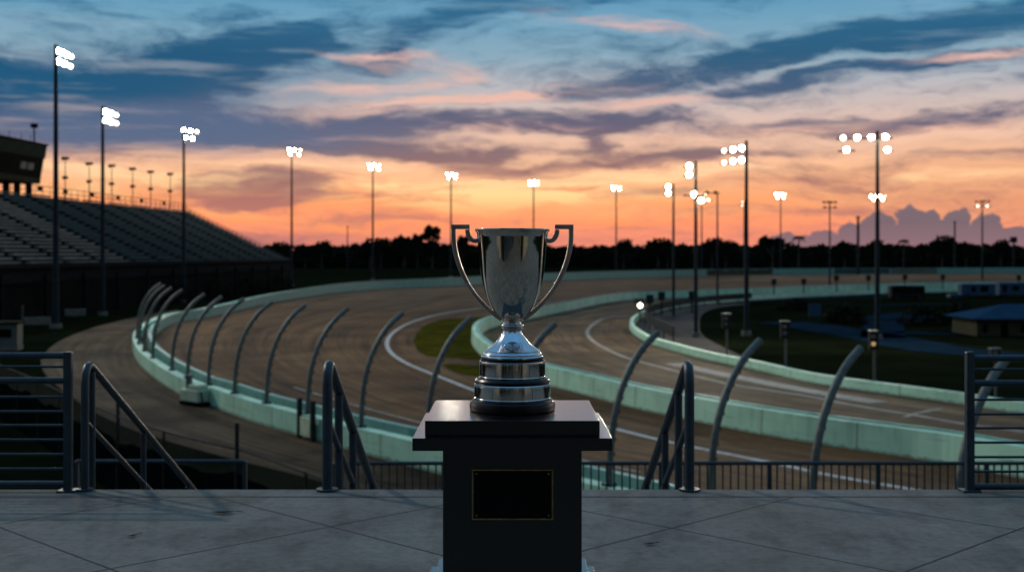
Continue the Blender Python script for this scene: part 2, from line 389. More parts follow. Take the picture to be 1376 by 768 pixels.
# ------------------------------------------------------------------ materials
def concrete_floor():
    m, nt, b = new_mat('concourse concrete')
    g = N(nt, 'ShaderNodeNewGeometry'); s = N(nt, 'ShaderNodeSeparateXYZ'); L(nt, g.outputs['Position'], s.inputs[0])
    def mm(op, a, c=None, clamp=False):
        n = N(nt, 'ShaderNodeMath', operation=op); n.use_clamp = clamp
        for i, v in enumerate((a, c)):
            if v is None: continue
            if isinstance(v, (int, float)): n.inputs[i].default_value = v
            else: L(nt, v, n.inputs[i])
        return n.outputs[0]
    def noise(sc, det=6, stretch=(1, 1, 1), rough=.6):
        mp = N(nt, 'ShaderNodeMapping'); mp.inputs['Scale'].default_value = stretch; L(nt, g.outputs['Position'], mp.inputs[0])
        n = N(nt, 'ShaderNodeTexNoise'); n.inputs['Scale'].default_value = sc; n.inputs['Detail'].default_value = det; n.inputs['Roughness'].default_value = rough; L(nt, mp.outputs[0], n.inputs['Vector']); return n.outputs['Fac']
    a = mm('ADD', s.outputs['X'], s.outputs['Y']); d = mm('SUBTRACT', s.outputs['Y'], s.outputs['X'])
    wob = mm('MULTIPLY', mm('SUBTRACT', noise(9, 3), .5), .016)
    def joint(v, off, per, w):
        q = mm('PINGPONG', mm('ADD', mm('SUBTRACT', v, off - per * 40), wob), per / 2)
        r = N(nt, 'ShaderNodeMapRange'); r.inputs['From Min'].default_value = w * .6; r.inputs['From Max'].default_value = w; r.inputs['To Min'].default_value = 1; r.inputs['To Max'].default_value = 0
        L(nt, q, r.inputs['Value']); return r.outputs[0]
    inner = mm('LESS_THAN', s.outputs['Y'], 9.19)
    diag = mm('MULTIPLY', mm('MAXIMUM', joint(a, 4.8, 2.2, .016), joint(d, 4.8, 2.3, .016)), inner)
    edge = mm('LESS_THAN', mm('ABSOLUTE', mm('SUBTRACT', s.outputs['Y'], 9.2)), .022)
    jt = mm('MAXIMUM', diag, edge)
    n1 = noise(.9, 8, rough=.7); n2 = noise(14, 8, (1, 1, 1), .75); n3 = noise(3.2, 6, (1.0, .5, 1), .65)
    r = ramp(nt, n1, [(.28, (.085, .084, .072)), (.5, (.155, .152, .130)), (.72, (.225, .218, .188))])
    r2 = ramp(nt, n2, [(.3, (.45, .45, .46)), (.52, (1, 1, 1)), (.78, (1.3, 1.28, 1.25))])
    mx = N(nt, 'ShaderNodeMix', data_type='RGBA', blend_type='MULTIPLY'); mx.inputs['Factor'].default_value = .75; L(nt, r.outputs[0], mx.inputs[6]); L(nt, r2.outputs[0], mx.inputs[7])
    st = ramp(nt, n3, [(.5, (1, 1, 1)), (.6, (.72, .70, .69)), (.72, (.42, .40, .39))])
    mx2 = N(nt, 'ShaderNodeMix', data_type='RGBA', blend_type='MULTIPLY'); mx2.inputs['Factor'].default_value = .8; L(nt, mx.outputs[2], mx2.inputs[6]); L(nt, st.outputs[0], mx2.inputs[7])
    # small dark spots
    vo = N(nt, 'ShaderNodeTexVoronoi'); vo.inputs['Scale'].default_value = 2.6; L(nt, g.outputs['Position'], vo.inputs['Vector'])
    sp = N(nt, 'ShaderNodeMapRange'); sp.inputs['From Min'].default_value = .02; sp.inputs['From Max'].default_value = .05; sp.inputs['To Min'].default_value = .45; sp.inputs['To Max'].default_value = 1; L(nt, vo.outputs['Distance'], sp.inputs['Value'])
    mx4 = N(nt, 'ShaderNodeMix', data_type='RGBA', blend_type='MULTIPLY'); mx4.inputs['Factor'].default_value = 1; L(nt, mx2.outputs[2], mx4.inputs[6]); L(nt, sp.outputs[0], mx4.inputs[7])
    mx3 = N(nt, 'ShaderNodeMix', data_type='RGBA'); L(nt, jt, mx3.inputs['Factor']); L(nt, mx4.outputs[2], mx3.inputs[6]); mx3.inputs[7].default_value = (.012, .013, .015, 1)
    L(nt, mx3.outputs[2], b.inputs['Base Color'])
    rr = N(nt, 'ShaderNodeMapRange'); rr.inputs['To Min'].default_value = .62; rr.inputs['To Max'].default_value = .9; L(nt, n1, rr.inputs['Value']); L(nt, rr.outputs[0], b.inputs['Roughness'])
    b.inputs['Specular IOR Level'].default_value = .3
    bp = N(nt, 'ShaderNodeBump'); bp.inputs['Strength'].default_value = .35; bp.inputs['Distance'].default_value = .006; L(nt, mm('SUBTRACT', mm('ADD', n2, mm('MULTIPLY', n1, .6)), mm('MULTIPLY', jt, 2.0)), bp.inputs['Height']); L(nt, bp.outputs[0], b.inputs['Normal'])
    return m

def surface_uv(name, base, streak, stain, su=.02, sv=1.2, rough=.8, patch=.5, spec=.25):
    """worn paving: streaks along the lane (uv), blotches in world space"""
    m, nt, b = new_mat(name)
    u = N(nt, 'ShaderNodeUVMap'); mp = N(nt, 'ShaderNodeMapping'); mp.inputs['Scale'].default_value = (su, sv, 1); L(nt, u.outputs[0], mp.inputs[0])
    n1 = N(nt, 'ShaderNodeTexNoise'); n1.inputs['Scale'].default_value = 1; n1.inputs['Detail'].default_value = 7; n1.inputs['Roughness'].default_value = .62; L(nt, mp.outputs[0], n1.inputs['Vector'])
    r1 = ramp(nt, n1.outputs['Fac'], [(.32, streak), (.5, base), (.68, tuple(min(1, c * 1.35) for c in base))])
    g = N(nt, 'ShaderNodeNewGeometry'); n2 = N(nt, 'ShaderNodeTexNoise'); n2.inputs['Scale'].default_value = .11; n2.inputs['Detail'].default_value = 8; n2.inputs['Roughness'].default_value = .68; L(nt, g.outputs['Position'], n2.inputs['Vector'])
    r2 = ramp(nt, n2.outputs['Fac'], [(.36, stain), (.55, (1, 1, 1)), (.75, (1.22, 1.2, 1.16))])
    mx = N(nt, 'ShaderNodeMix', data_type='RGBA', blend_type='MULTIPLY'); mx.inputs['Factor'].default_value = patch; L(nt, r1.outputs[0], mx.inputs[6]); L(nt, r2.outputs[0], mx.inputs[7])
    n3 = N(nt, 'ShaderNodeTexNoise'); n3.inputs['Scale'].default_value = 1.6; n3.inputs['Detail'].default_value = 6; L(nt, g.outputs['Position'], n3.inputs['Vector'])
    r3 = ramp(nt, n3.outputs['Fac'], [(.3, (.75, .75, .75)), (.7, (1.2, 1.2, 1.2))])
    mx2 = N(nt, 'ShaderNodeMix', data_type='RGBA', blend_type='MULTIPLY'); mx2.inputs['Factor'].default_value = .7; L(nt, mx.outputs[2], mx2.inputs[6]); L(nt, r3.outputs[0], mx2.inputs[7])
    mp4 = N(nt, 'ShaderNodeMapping'); mp4.inputs['Scale'].default_value = (su * 1.6, sv * 4.2, 1); L(nt, u.outputs[0], mp4.inputs[0])
    n4 = N(nt, 'ShaderNodeTexNoise'); n4.inputs['Scale'].default_value = 1; n4.inputs['Detail'].default_value = 5; n4.inputs['Roughness'].default_value = .7; L(nt, mp4.outputs[0], n4.inputs['Vector'])
    r4 = ramp(nt, n4.outputs['Fac'], [(.36, (.5, .48, .46)), (.5, (1, 1, 1)), (.66, (1.12, 1.1, 1.08))])
    mx5 = N(nt, 'ShaderNodeMix', data_type='RGBA', blend_type='MULTIPLY'); mx5.inputs['Factor'].default_value = .75; L(nt, mx2.outputs[2], mx5.inputs[6]); L(nt, r4.outputs[0], mx5.inputs[7])
    mp6 = N(nt, 'ShaderNodeMapping'); mp6.inputs['Scale'].default_value = (.0035, .42, 1); mp6.inputs['Location'].default_value = (0, 7.3, 0); L(nt, u.outputs[0], mp6.inputs[0])
    n6 = N(nt, 'ShaderNodeTexNoise'); n6.inputs['Scale'].default_value = 1; n6.inputs['Detail'].default_value = 2; L(nt, mp6.outputs[0], n6.inputs['Vector'])
    r6 = ramp(nt, n6.outputs['Fac'], [(.38, (.62, .6, .58)), (.58, (1.08, 1.06, 1.04))])
    mx6 = N(nt, 'ShaderNodeMix', data_type='RGBA', blend_type='MULTIPLY'); mx6.inputs['Factor'].default_value = .8; L(nt, mx5.outputs[2], mx6.inputs[6]); L(nt, r6.outputs[0], mx6.inputs[7])
    L(nt, mx6.outputs[2], b.inputs['Base Color']); b.inputs['Roughness'].default_value = rough; b.inputs['Specular IOR Level'].default_value = spec * .2
    return m

def painted_wall(name, col, dark_col, seam=6.1, foot=.16):
    m, nt, b = new_mat(name)
    u = N(nt, 'ShaderNodeUVMap'); s = N(nt, 'ShaderNodeSeparateXYZ'); L(nt, u.outputs[0], s.inputs[0])
    g = N(nt, 'ShaderNodeNewGeometry')
    n1 = N(nt, 'ShaderNodeTexNoise'); n1.inputs['Scale'].default_value = .5; n1.inputs['Detail'].default_value = 7; L(nt, g.outputs['Position'], n1.inputs['Vector'])
    mp = N(nt, 'ShaderNodeMapping'); mp.inputs['Scale'].default_value = (2.2, .25, 1); L(nt, u.outputs[0], mp.inputs[0])
    n2 = N(nt, 'ShaderNodeTexNoise'); n2.inputs['Scale'].default_value = 1; n2.inputs['Detail'].default_value = 6; L(nt, mp.outputs[0], n2.inputs['Vector'])
    c2 = tuple(c * .78 for c in col)
    r1 = ramp(nt, n1.outputs['Fac'], [(.3, c2), (.6, col)])
    r2 = ramp(nt, n2.outputs['Fac'], [(.34, (.7, .72, .68)), (.5, (1, 1, 1))])
    mx = N(nt, 'ShaderNodeMix', data_type='RGBA', blend_type='MULTIPLY'); mx.inputs['Factor'].default_value = .55; L(nt, r1.outputs[0], mx.inputs[6]); L(nt, r2.outputs[0], mx.inputs[7])
    fl = N(nt, 'ShaderNodeMath', operation='DIVIDE'); fl.inputs[1].default_value = seam; L(nt, s.outputs[0], fl.inputs[0])
    fo = N(nt, 'ShaderNodeMath', operation='ROUND'); L(nt, fl.outputs[0], fo.inputs[0])
    wn = N(nt, 'ShaderNodeTexWhiteNoise', noise_dimensions='1D'); L(nt, fo.outputs[0], wn.inputs['W'])
    rw = ramp(nt, wn.outputs['Value'], [(0, (.80, .84, .84)), (.5, (.95, .97, .95)), (1, (1.06, 1.02, 1.04))])
    mw = N(nt, 'ShaderNodeMix', data_type='RGBA', blend_type='MULTIPLY'); mw.inputs['Factor'].default_value = 1; L(nt, mx.outputs[2], mw.inputs[6]); L(nt, rw.outputs[0], mw.inputs[7])
    mps = N(nt, 'ShaderNodeMapping'); mps.inputs['Scale'].default_value = (.16, 5.5, 1); L(nt, u.outputs[0], mps.inputs[0])
    ns_ = N(nt, 'ShaderNodeTexNoise'); ns_.inputs['Scale'].default_value = 1; ns_.inputs['Detail'].default_value = 6; ns_.inputs['Roughness'].default_value = .7; L(nt, mps.outputs[0], ns_.inputs['Vector'])
    rs = ramp(nt, ns_.outputs['Fac'], [(.34, (.42, .44, .42)), (.42, (1, 1, 1))])
    mx = N(nt, 'ShaderNodeMix', data_type='RGBA', blend_type='MULTIPLY'); mx.inputs['Factor'].default_value = .8; L(nt, mw.outputs[2], mx.inputs[6]); L(nt, rs.outputs[0], mx.inputs[7])
    pp = N(nt, 'ShaderNodeMath', operation='PINGPONG'); pp.inputs[1].default_value = seam / 2; L(nt, s.outputs[0], pp.inputs[0])
    lt = N(nt, 'ShaderNodeMath', operation='LESS_THAN'); lt.inputs[1].default_value = .035; L(nt, pp.outputs[0], lt.inputs[0])
    # darker band near the foot, with a ragged edge
    ad = N(nt, 'ShaderNodeMath', operation='MULTIPLY_ADD'); L(nt, n2.outputs['Fac'], ad.inputs[0]); ad.inputs[1].default_value = -.5; ad.inputs[2].default_value = .25; 
    hs = N(nt, 'ShaderNodeMath', operation='ADD'); L(nt, s.outputs[1], hs.inputs[0]); L(nt, ad.outputs[0], hs.inputs[1])
    ft = N(nt, 'ShaderNodeMapRange'); ft.inputs['From Min'].default_value = foot * .3; ft.inputs['From Max'].default_value = foot; ft.inputs['To Min'].default_value = .75; ft.inputs['To Max'].default_value = 0; L(nt, hs.outputs[0], ft.inputs['Value'])
    mxa = N(nt, 'ShaderNodeMath', operation='MAXIMUM'); L(nt, lt.outputs[0], mxa.inputs[0]); L(nt, ft.outputs[0], mxa.inputs[1])
    mx3 = N(nt, 'ShaderNodeMix', data_type='RGBA'); L(nt, mxa.outputs[0], mx3.inputs['Factor']); L(nt, mx.outputs[2], mx3.inputs[6]); mx3.inputs[7].default_value = (*dark_col, 1)
    L(nt, mx3.outputs[2], b.inputs['Base Color']); b.inputs['Roughness'].default_value = .55
    return m

def silver(name, col, rough=.09, chase=0.0, scale=90):
    m, nt, b = new_mat(name)
    tc = N(nt, 'ShaderNodeTexCoord'); n1 = N(nt, 'ShaderNodeTexNoise'); n1.inputs['Scale'].default_value = 7; n1.inputs['Detail'].default_value = 8; n1.inputs['Roughness'].default_value = .7; L(nt, tc.outputs['Object'], n1.inputs['Vector'])
    r = ramp(nt, n1.outputs['Fac'], [(.3, tuple(c * .72 for c in col)), (.6, col)]); L(nt, r.outputs[0], b.inputs['Base Color'])
    rr = N(nt, 'ShaderNodeMapRange'); rr.inputs['To Min'].default_value = rough * .6; rr.inputs['To Max'].default_value = rough * 1.7; L(nt, n1.outputs['Fac'], rr.inputs['Value']); L(nt, rr.outputs[0], b.inputs['Roughness'])
    b.inputs['Metallic'].default_value = 1.0
    n2 = N(nt, 'ShaderNodeTexNoise'); n2.inputs['Scale'].default_value = 9; n2.inputs['Detail'].default_value = 2; L(nt, tc.outputs['Object'], n2.inputs['Vector'])
    bp = N(nt, 'ShaderNodeBump'); bp.inputs['Strength'].default_value = .06; bp.inputs['Distance'].default_value = .01; L(nt, n2.outputs['Fac'], bp.inputs['Height'])
    last = bp.outputs[0]
    if chase:
        vo = N(nt, 'ShaderNodeTexVoronoi'); vo.inputs['Scale'].default_value = scale; L(nt, tc.outputs['Object'], vo.inputs['Vector'])
        b2 = N(nt, 'ShaderNodeBump'); b2.inputs['Strength'].default_value = chase; b2.inputs['Distance'].default_value = .004; L(nt, vo.outputs['Distance'], b2.inputs['Height']); L(nt, last, b2.inputs['Normal']); last = b2.outputs[0]
    L(nt, last, b.inputs['Normal'])
    return m

MT = {}
MT['floor'] = concrete_floor()
MT['stair'] = noisy('stair concrete', (.05, .05, .052), (.11, .11, .11), 3, .85, .2)
MT['track'] = surface_uv('track asphalt', (.150, .078, .034), (.062, .034, .017), (.42, .38, .34), su=.025, sv=2.4, patch=.75)
MT['pit'] = surface_uv('pit road asphalt', (.150, .096, .052), (.075, .048, .027), (.45, .43, .40), su=.05, sv=1.4, patch=.9)
MT['service'] = surface_uv('service road asphalt', (.098, .060, .031), (.036, .021, .010), (.2, .17, .15), su=.035, sv=1.1, patch=.95)
MT['line'] = noisy('worn white line paint', (.22, .20, .17), (.50, .48, .44), 1.4, .8, pos=(.3, .55))
MT['line_dim'] = noisy('faded white line paint', (.17, .145, .115), (.34, .31, .27), .9, .8, pos=(.35, .65))
MT['grass'] = noisy('turn grass', (.034, .030, .004), (.080, .069, .010), .6, .95, .6, detail=9, spec=.0)
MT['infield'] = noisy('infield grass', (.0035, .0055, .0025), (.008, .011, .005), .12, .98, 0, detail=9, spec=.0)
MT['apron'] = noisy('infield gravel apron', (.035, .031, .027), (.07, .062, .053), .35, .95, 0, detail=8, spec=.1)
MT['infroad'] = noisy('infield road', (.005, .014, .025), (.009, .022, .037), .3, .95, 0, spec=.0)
MT['wall'] = painted_wall('mint wall paint', (.48, .80, .56), (.12, .13, .09))
MT['wallcap'] = noisy('mint rail paint', (.11, .30, .24), (.20, .43, .34), 1.2, .5)
MT['steel'] = noisy('galvanised steel', (.075, .088, .076), (.15, .165, .14), 6, .5, 0, metallic=.25)
MT['steeldark'] = noisy('dark weathered steel', (.012, .015, .014), (.028, .032, .030), 6, .8, spec=.15)
MT['rail'] = noisy('blue grey rail paint', (.010, .028, .038), (.022, .047, .060), 11, .40, .05, detail=8)
MT['rail2'] = noisy('dark teal fence paint', (.012, .024, .030), (.024, .040, .048), 9, .5)
MT['mast'] = noisy('mast paint', (.008, .016, .020), (.016, .028, .034), 2, .7, spec=.15)
MT['housing'] = noisy('floodlight housing', (.010, .010, .010), (.024, .023, .021), 8, .7, spec=.2)
MT['lens'] = emit('floodlight lens', (1.0, .91, .72), 1100)
MT['lens_b'] = emit('weaker floodlight lens', (1.0, .84, .60), 12)
MT['lens_dim'] = emit('dim floodlight lens', (1.0, .80, .58), 5)
MT['lens_off'] = noisy('unlit lens', (.10, .08, .07), (.2, .17, .15), 5, .2)
MT['signal'] = emit('signal lens', (1.0, .62, .25), .35)
MT['marker'] = emit('marker lens', (1.0, .93, .72), 14)
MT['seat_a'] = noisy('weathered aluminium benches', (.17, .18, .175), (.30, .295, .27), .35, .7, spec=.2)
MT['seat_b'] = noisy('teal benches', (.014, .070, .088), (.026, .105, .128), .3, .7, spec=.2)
MT['aisle'] = noisy('aisle concrete', (.003, .005, .006), (.008, .011, .012), .8, .95, spec=.05)
MT['black'] = noisy('black steelwork', (.0015, .002, .002), (.005, .0055, .005), 1.2, .9, spec=.05)
MT['pressa'] = noisy('press box cladding', (.014, .022, .014), (.024, .034, .022), .5, .8, spec=.1)
MT['pressb'] = noisy('press box trim', (.026, .025, .010), (.04, .037, .017), .5, .8, spec=.1)
MT['glass_dark'] = noisy('dark tinted glass', (.002, .003, .002), (.004, .006, .004), 1, .7, spec=.02)
MT['tan'] = noisy('tan concrete', (.10, .095, .07), (.16, .15, .115), .8, .85)
MT['silver'] = silver('polished silver cup', (.86, .78, .68), .05)
MT['silver_band'] = silver('engraved silver band', (.84, .82, .79), .10, .0)
MT['silver_chased'] = silver('chased silver', (.66, .68, .70), .16, .35, 160)
MT['silver_foot'] = silver('bright silver foot', (.84, .88, .92), .14, .0)
MT['handle'] = silver('silver handle', (.84, .76, .72), .27)
MT['ebony'] = noisy('black lacquer', (.006, .006, .006), (.012, .011, .011), 12, .3, spec=.3)
MT['ped'] = noisy('black satin pedestal paint', (.0025, .003, .004), (.005, .006, .007), 5, .16, .002, detail=9, spec=.5)
MT['brass'] = noisy('aged brass', (.34, .25, .10), (.60, .45, .20), 25, .45, metallic=1.0)
MT['plaque'] = noisy('black plaque enamel', (.0025, .0025, .003), (.004, .004, .0045), 20, .5, spec=.15)
MT['ped'].node_tree.nodes['Principled BSDF'].inputs['Coat Weight'].default_value = .8; MT['ped'].node_tree.nodes['Principled BSDF'].inputs['Coat Roughness'].default_value = .18
MT['leaf'] = noisy('tree leaves', (.007, .010, .006), (.018, .022, .012), .9, .95, spec=.05)
MT['bark'] = noisy('bark', (.02, .016, .012), (.045, .036, .028), 3, .9)
MT['rv'] = noisy('pale vehicle panels', (.022, .055, .095), (.035, .075, .12), .6, .6, spec=.15)
MT['bus'] = noisy('dark bus paint', (.003, .006, .007), (.007, .011, .012), .5, .6, spec=.15)
MT['tyre'] = noisy('tyre rubber', (.006, .006, .006), (.014, .014, .014), 5, .85)
MT['roofblue'] = noisy('blue sheet roof', (.012, .040, .075), (.018, .055, .10), .5, .9, spec=.0)
MT['shedwall'] = noisy('olive shed wall', (.035, .036, .02), (.05, .05, .03), .6, .9, spec=.1)
MT['sheet_shade'] = noisy('dark sheet for shade', (.001, .0018, .002), (.004, .006, .0065), .5, .98, spec=.0)  # near-black colour carries the shade behind the fence, no real cloth
MT['olive'] = noisy('mottled olive banner', (.02, .025, .012), (.13, .11, .05), .35, .7, pos=(.42, .6))
MT['tealban'] = noisy('dark teal banner', (.02, .07, .068), (.03, .10, .09), .2, .6)
MT['greyban'] = noisy('faded grey green banner', (.09, .11, .085), (.14, .16, .12), .2, .6)
MT['cream'] = noisy('cream machine paint', (.42, .50, .32), (.66, .72, .48), 1.5, .5)
MT['dryleaf'] = noisy('dry leaf', (.015, .012, .009), (.03, .024, .018), 30, .9)
MT['bldg'] = noisy('grey block wall', (.20, .18, .13), (.32, .29, .22), .8, .85)
MT['panel'] = noisy('green grey panel', (.05, .065, .055), (.09, .105, .09), .6, .5)

# ================================================================== THE SETTING
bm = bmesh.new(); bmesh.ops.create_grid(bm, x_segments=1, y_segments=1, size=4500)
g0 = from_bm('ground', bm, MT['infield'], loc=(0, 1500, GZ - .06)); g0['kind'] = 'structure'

bm = bmesh.new(); box(bm, (0, -16.25, -.2), (30, 51.5, .4), bevel=.012)
o = from_bm('concourse_floor', bm, MT['floor']); o['kind'] = 'structure'
bm = bmesh.new()
for k in range(15): box(bm, (0.05, 9.53 + .306 * k + .153, -.16 - .153 * k - .3 + .15), (6.9, .304, .3))
o = from_bm('stairs', bm, MT['stair']); o['kind'] = 'structure'
bm = bmesh.new(); box(bm, (0.5, 16.3, -2.3 - 2.6), (15, 4.2, 5.2)); box(bm, (0, 11.8, -5.3), (15, 4.5, 4.0))
o = from_bm('lower_terrace', bm, MT['stair']); o['kind'] = 'structure'

OUT = [(20, 23.2), (15.5, 27.0), (11.3, 33.0), (7.2, 38.6), (3.0, 44.7)]
OUT = [Vector((x, y, GZ)) for x, y in OUT] + [G(*p) for p in [(595, 634), (458, 598), (400, 581), (346, 565.5), (291, 545), (260, 534.5), (226, 516), (205, 500.6), (189.5, 485), (183, 464), (195, 447), (225, 433), (267, 426), (297, 419.5), (347, 408), (400, 399), (450, 392.5), (500, 388.5), (600, 384), (700, 378.8), (800, 374.6), (900, 371.5), (1000, 369.5), (1100, 368.4), (1290, 367.5), (1376, 367)]] + [Vector((420, 615, GZ))]
outer = smooth_path(OUT, 1080)
PIT = [Vector((30, 39, GZ))] + [G(*p) for p in [(1376, 640), (1284, 622), (1102, 594.6), (1016, 580), (933, 563), (867, 549), (778, 526), (742, 517), (700, 503), (668, 488), (646, 471), (639, 457), (646, 446), (668, 437), (700, 430), (765, 416.5), (815, 406.5), (851, 402.5), (916, 400), (1007, 397), (1100, 393), (1290, 388)]] + [Vector((360, 352, GZ))]
pitp = smooth_path(PIT, 360)
INF = [Vector((44, 58, GZ))] + [G(*p) for p in [(1376, 555), (1290, 541.6), (1100, 515), (1020, 497), (952, 483), (900, 469), (877, 462), (856, 450), (849, 441), (852, 433), (862, 426.5), (885, 418), (920, 411.5), (960, 407), (1010, 403), (1100, 398), (1290, 392)]] + [Vector((360, 325, GZ))]
infp = smooth_path(INF, 360)

o = strip('track', resample(outer, 360), pitp, MT['track']); o['kind'] = 'structure'
o = strip('pit_road', pitp, infp, MT['pit']); o['kind'] = 'structure'
# service road outside the wall
near = [p for p in outer if p.y < 190 and p.x < 12][:]
k_end = max(i for i, p in enumerate(outer) if p.y < 175)
nearp = resample(outer[:k_end], 120)
bnd = smooth_path([Vector((16, 22, GZ))] + [G(*p) for p in [(620, 700), (435, 646), (300, 612), (195, 582), (133, 556), (90, 528), (60, 500), (56, 482), (78, 459), (129, 438.6), (190, 424), (240, 415)]], 120)
a = [p - Vector((0, 0, .03)) for p in nearp]; b_ = [p - Vector((0, 0, .03)) for p in bnd]
o = strip('service_road', a, b_, MT['service']); o['kind'] = 'structure'
# grass at the turn, apron, infield roads, painted lines
polygon('turn_grass', smooth_path([G(*p) for p in [(556, 459), (561, 447), (578, 434), (609, 427.5), (650, 426), (690, 429), (660, 438), (641, 446), (636, 457), (645, 472), (655, 482), (630, 483), (610, 481), (586, 480), (566, 474), (556, 459)]], 90)[:-1], GZ + .012, MT['grass'])
polygon('turn_grass', smooth_path([G(*p) for p in [(594, 489), (604, 496), (622, 503), (650, 507), (690, 508), (690, 502), (664, 491), (640, 491), (615, 489), (594, 489)]], 60)[:-1], GZ + .012, MT['grass'])
polygon('infield_apron', smooth_path([G(*p) for p in [(854, 441), (880, 459), (945, 478), (1040, 497), (1120, 515), (1090, 503), (1017, 485), (975, 467), (946, 451), (940, 436), (946, 420), (965, 413), (1010, 407), (960, 408.5), (900, 416), (860, 430), (854, 441)]], 120)[:-1], GZ - .03, MT['apron'])
LINE1 = [(760, 404), (700, 408.5), (653, 412.5), (620, 417), (586, 423), (552, 433), (529, 446), (520, 460), (526, 474), (547, 488), (581, 502), (609, 513), (637, 524), (700, 543), (760, 559), (820, 574), (893, 592), (950, 604), (1055, 625), (1115, 638), (1220, 656), (1376, 684)]
ribbon('track_line', smooth_path([G(*p) for p in LINE1], 200), .42, GZ + .010, MT['line'])
LINE2 = [(870, 424), (840, 424.5), (815, 427), (798, 435), (789, 446), (796, 457), (815, 468.5), (841, 480), (900, 496), (950, 509), (999, 519), (1087, 532), (1134, 541.6), (1183, 550), (1230, 557.5), (1287, 567.6), (1376, 580)]
ribbon('pit_road_line', smooth_path([G(*p) for p in LINE2], 160), .40, GZ + .010, MT['line_dim'])
ribbon('pit_road_patch', smooth_path([G(*p) for p in [(905, 488), (960, 500), (1030, 514), (1100, 527), (1180, 540)]], 60), 1.6, GZ + .006, MT['line_dim'])
ribbon('pit_road_patch', smooth_path([G(*p) for p in [(1215, 560), (1240, 553), (1265, 549)]], 12), .35, GZ + .014, MT['line_dim'])
ribbon('track_seam', smooth_path([G(*p) for p in [(395, 520), (470, 542), (560, 566), (700, 600), (860, 634)]], 60), .22, GZ + .008, MT['line_dim'])
for pts, w in (([(1050, 432), (1085, 436), (1120, 443), (1160, 449), (1209, 458), (1261, 468), (1323, 474), (1376, 477), (1450, 478)], 7.5), ([(1200, 429), (1209, 425), (1235, 421.5), (1265, 420)], 9), ([(1187, 453), (1187, 440), (1192, 430)], 5), ([(1200, 445), (1245, 447), (1285, 448)], 3.2), ([(1170, 410), (1230, 408.5), (1300, 407)], 3)):
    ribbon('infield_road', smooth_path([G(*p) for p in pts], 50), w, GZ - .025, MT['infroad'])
ribbon('paddock_road', smooth_path([G(*p) for p in [(960, 406), (1030, 402.5), (1110, 400), (1200, 398)]], 40), 5, GZ - .022, MT['infroad'])

# ================================================================== WALLS
def hts(path, pairs):
    """height per point by distance from the viewer's concourse"""
    n = len(path); out = []
    for i in range(n):
        f = i / (n - 1); 
        for (f0, h0), (f1, h1) in zip(pairs, pairs[1:]):
            if f0 <= f <= f1: out.append(h0 + (h1 - h0) * (f - f0) / (f1 - f0)); break
    return out
w = empty('outer_wall', outer[180]); tag(w, 'long mint green outer wall sweeping round the whole bend, curved posts on top', 'wall')
inv = Vector(outer[180])
def rel(path): return [p - inv for p in path]
i_left = min(range(len(outer)), key=lambda i: outer[i].x if outer[i].y < 160 else 1e9); fl = i_left / (len(outer) - 1)
hh = hts(outer, [(0, 1.12), (fl, 1.1), (fl + .06, 1.3), (fl + .16, 1.9), (fl + .3, 2.5), (1, 2.6)])
wall_mesh('concrete_wall', rel(outer), hh, [(.32, -.05), (.32, 1), (-.32, 1), (-.32, -.05)], MT['wall'], w)
hb = [h * 1.06 + .12 for h in hh]
wall_mesh('steel_barrier', rel(outer), hb, [(-1.15, -.05), (-1.15, 1), (-1.5, 1), (-1.5, -.05)], MT['wallcap'], w)
w = empty('pit_wall', pitp[60]); inv = Vector(pitp[60]); tag(w, 'pale mint hairpin wall between the track and the pit road, rounded nose behind the trophy', 'wall')
hp = hts(pitp, [(0, 1.3), (.2, 1.36), (.45, 1.6), (.6, 1.75), (1, 1.55)])
wall_mesh('concrete_wall', rel(pitp), hp, [(.45, -.05), (.38, 1), (-.38, 1), (-.45, -.05)], MT['wall'], w)
wall_mesh('top_rail', rel(pitp), [h + .1 for h in hp], [(-.12, .86), (-.12, 1), (-.3, 1), (-.3, .86)], MT['wallcap'], w)
w = empty('infield_wall', infp[60]); inv = Vector(infp[60]); tag(w, 'low mint kerb wall round the dark infield, inside the pit road', 'wall')
wall_mesh('concrete_wall', rel(infp), hts(infp, [(0, .66), (.3, .8), (.6, .85), (1, .5)]), [(.3, -.05), (.24, 1), (-.24, 1), (-.3, -.05)], MT['wall'], w)

# dark guard rail inside the infield wall at its nose
gp = smooth_path([G(*p) for p in [(905, 462), (880, 448), (868, 438), (872, 429), (895, 421), (930, 414), (970, 409.5), (1010, 406.5)]], 60)
gr = empty('guard_rail', gp[20]); tag(gr, 'dark steel guard rail following the rounded nose of the infield wall', 'guard rail')
inv = Vector(gp[20])
wall_mesh('rail_beam', rel(gp), [1.9] * 60, [(.06, .45), (.06, 1), (-.06, 1), (-.06, .45)], MT['steeldark'], gr)
for i in range(0, 60, 4):
    bm = bmesh.new(); box(bm, (0, 0, .8), (.14, .14, 1.6)); from_bm('post', bm, MT['steeldark'], gr, loc=gp[i] - inv + Vector((0.0, .16, 0)))

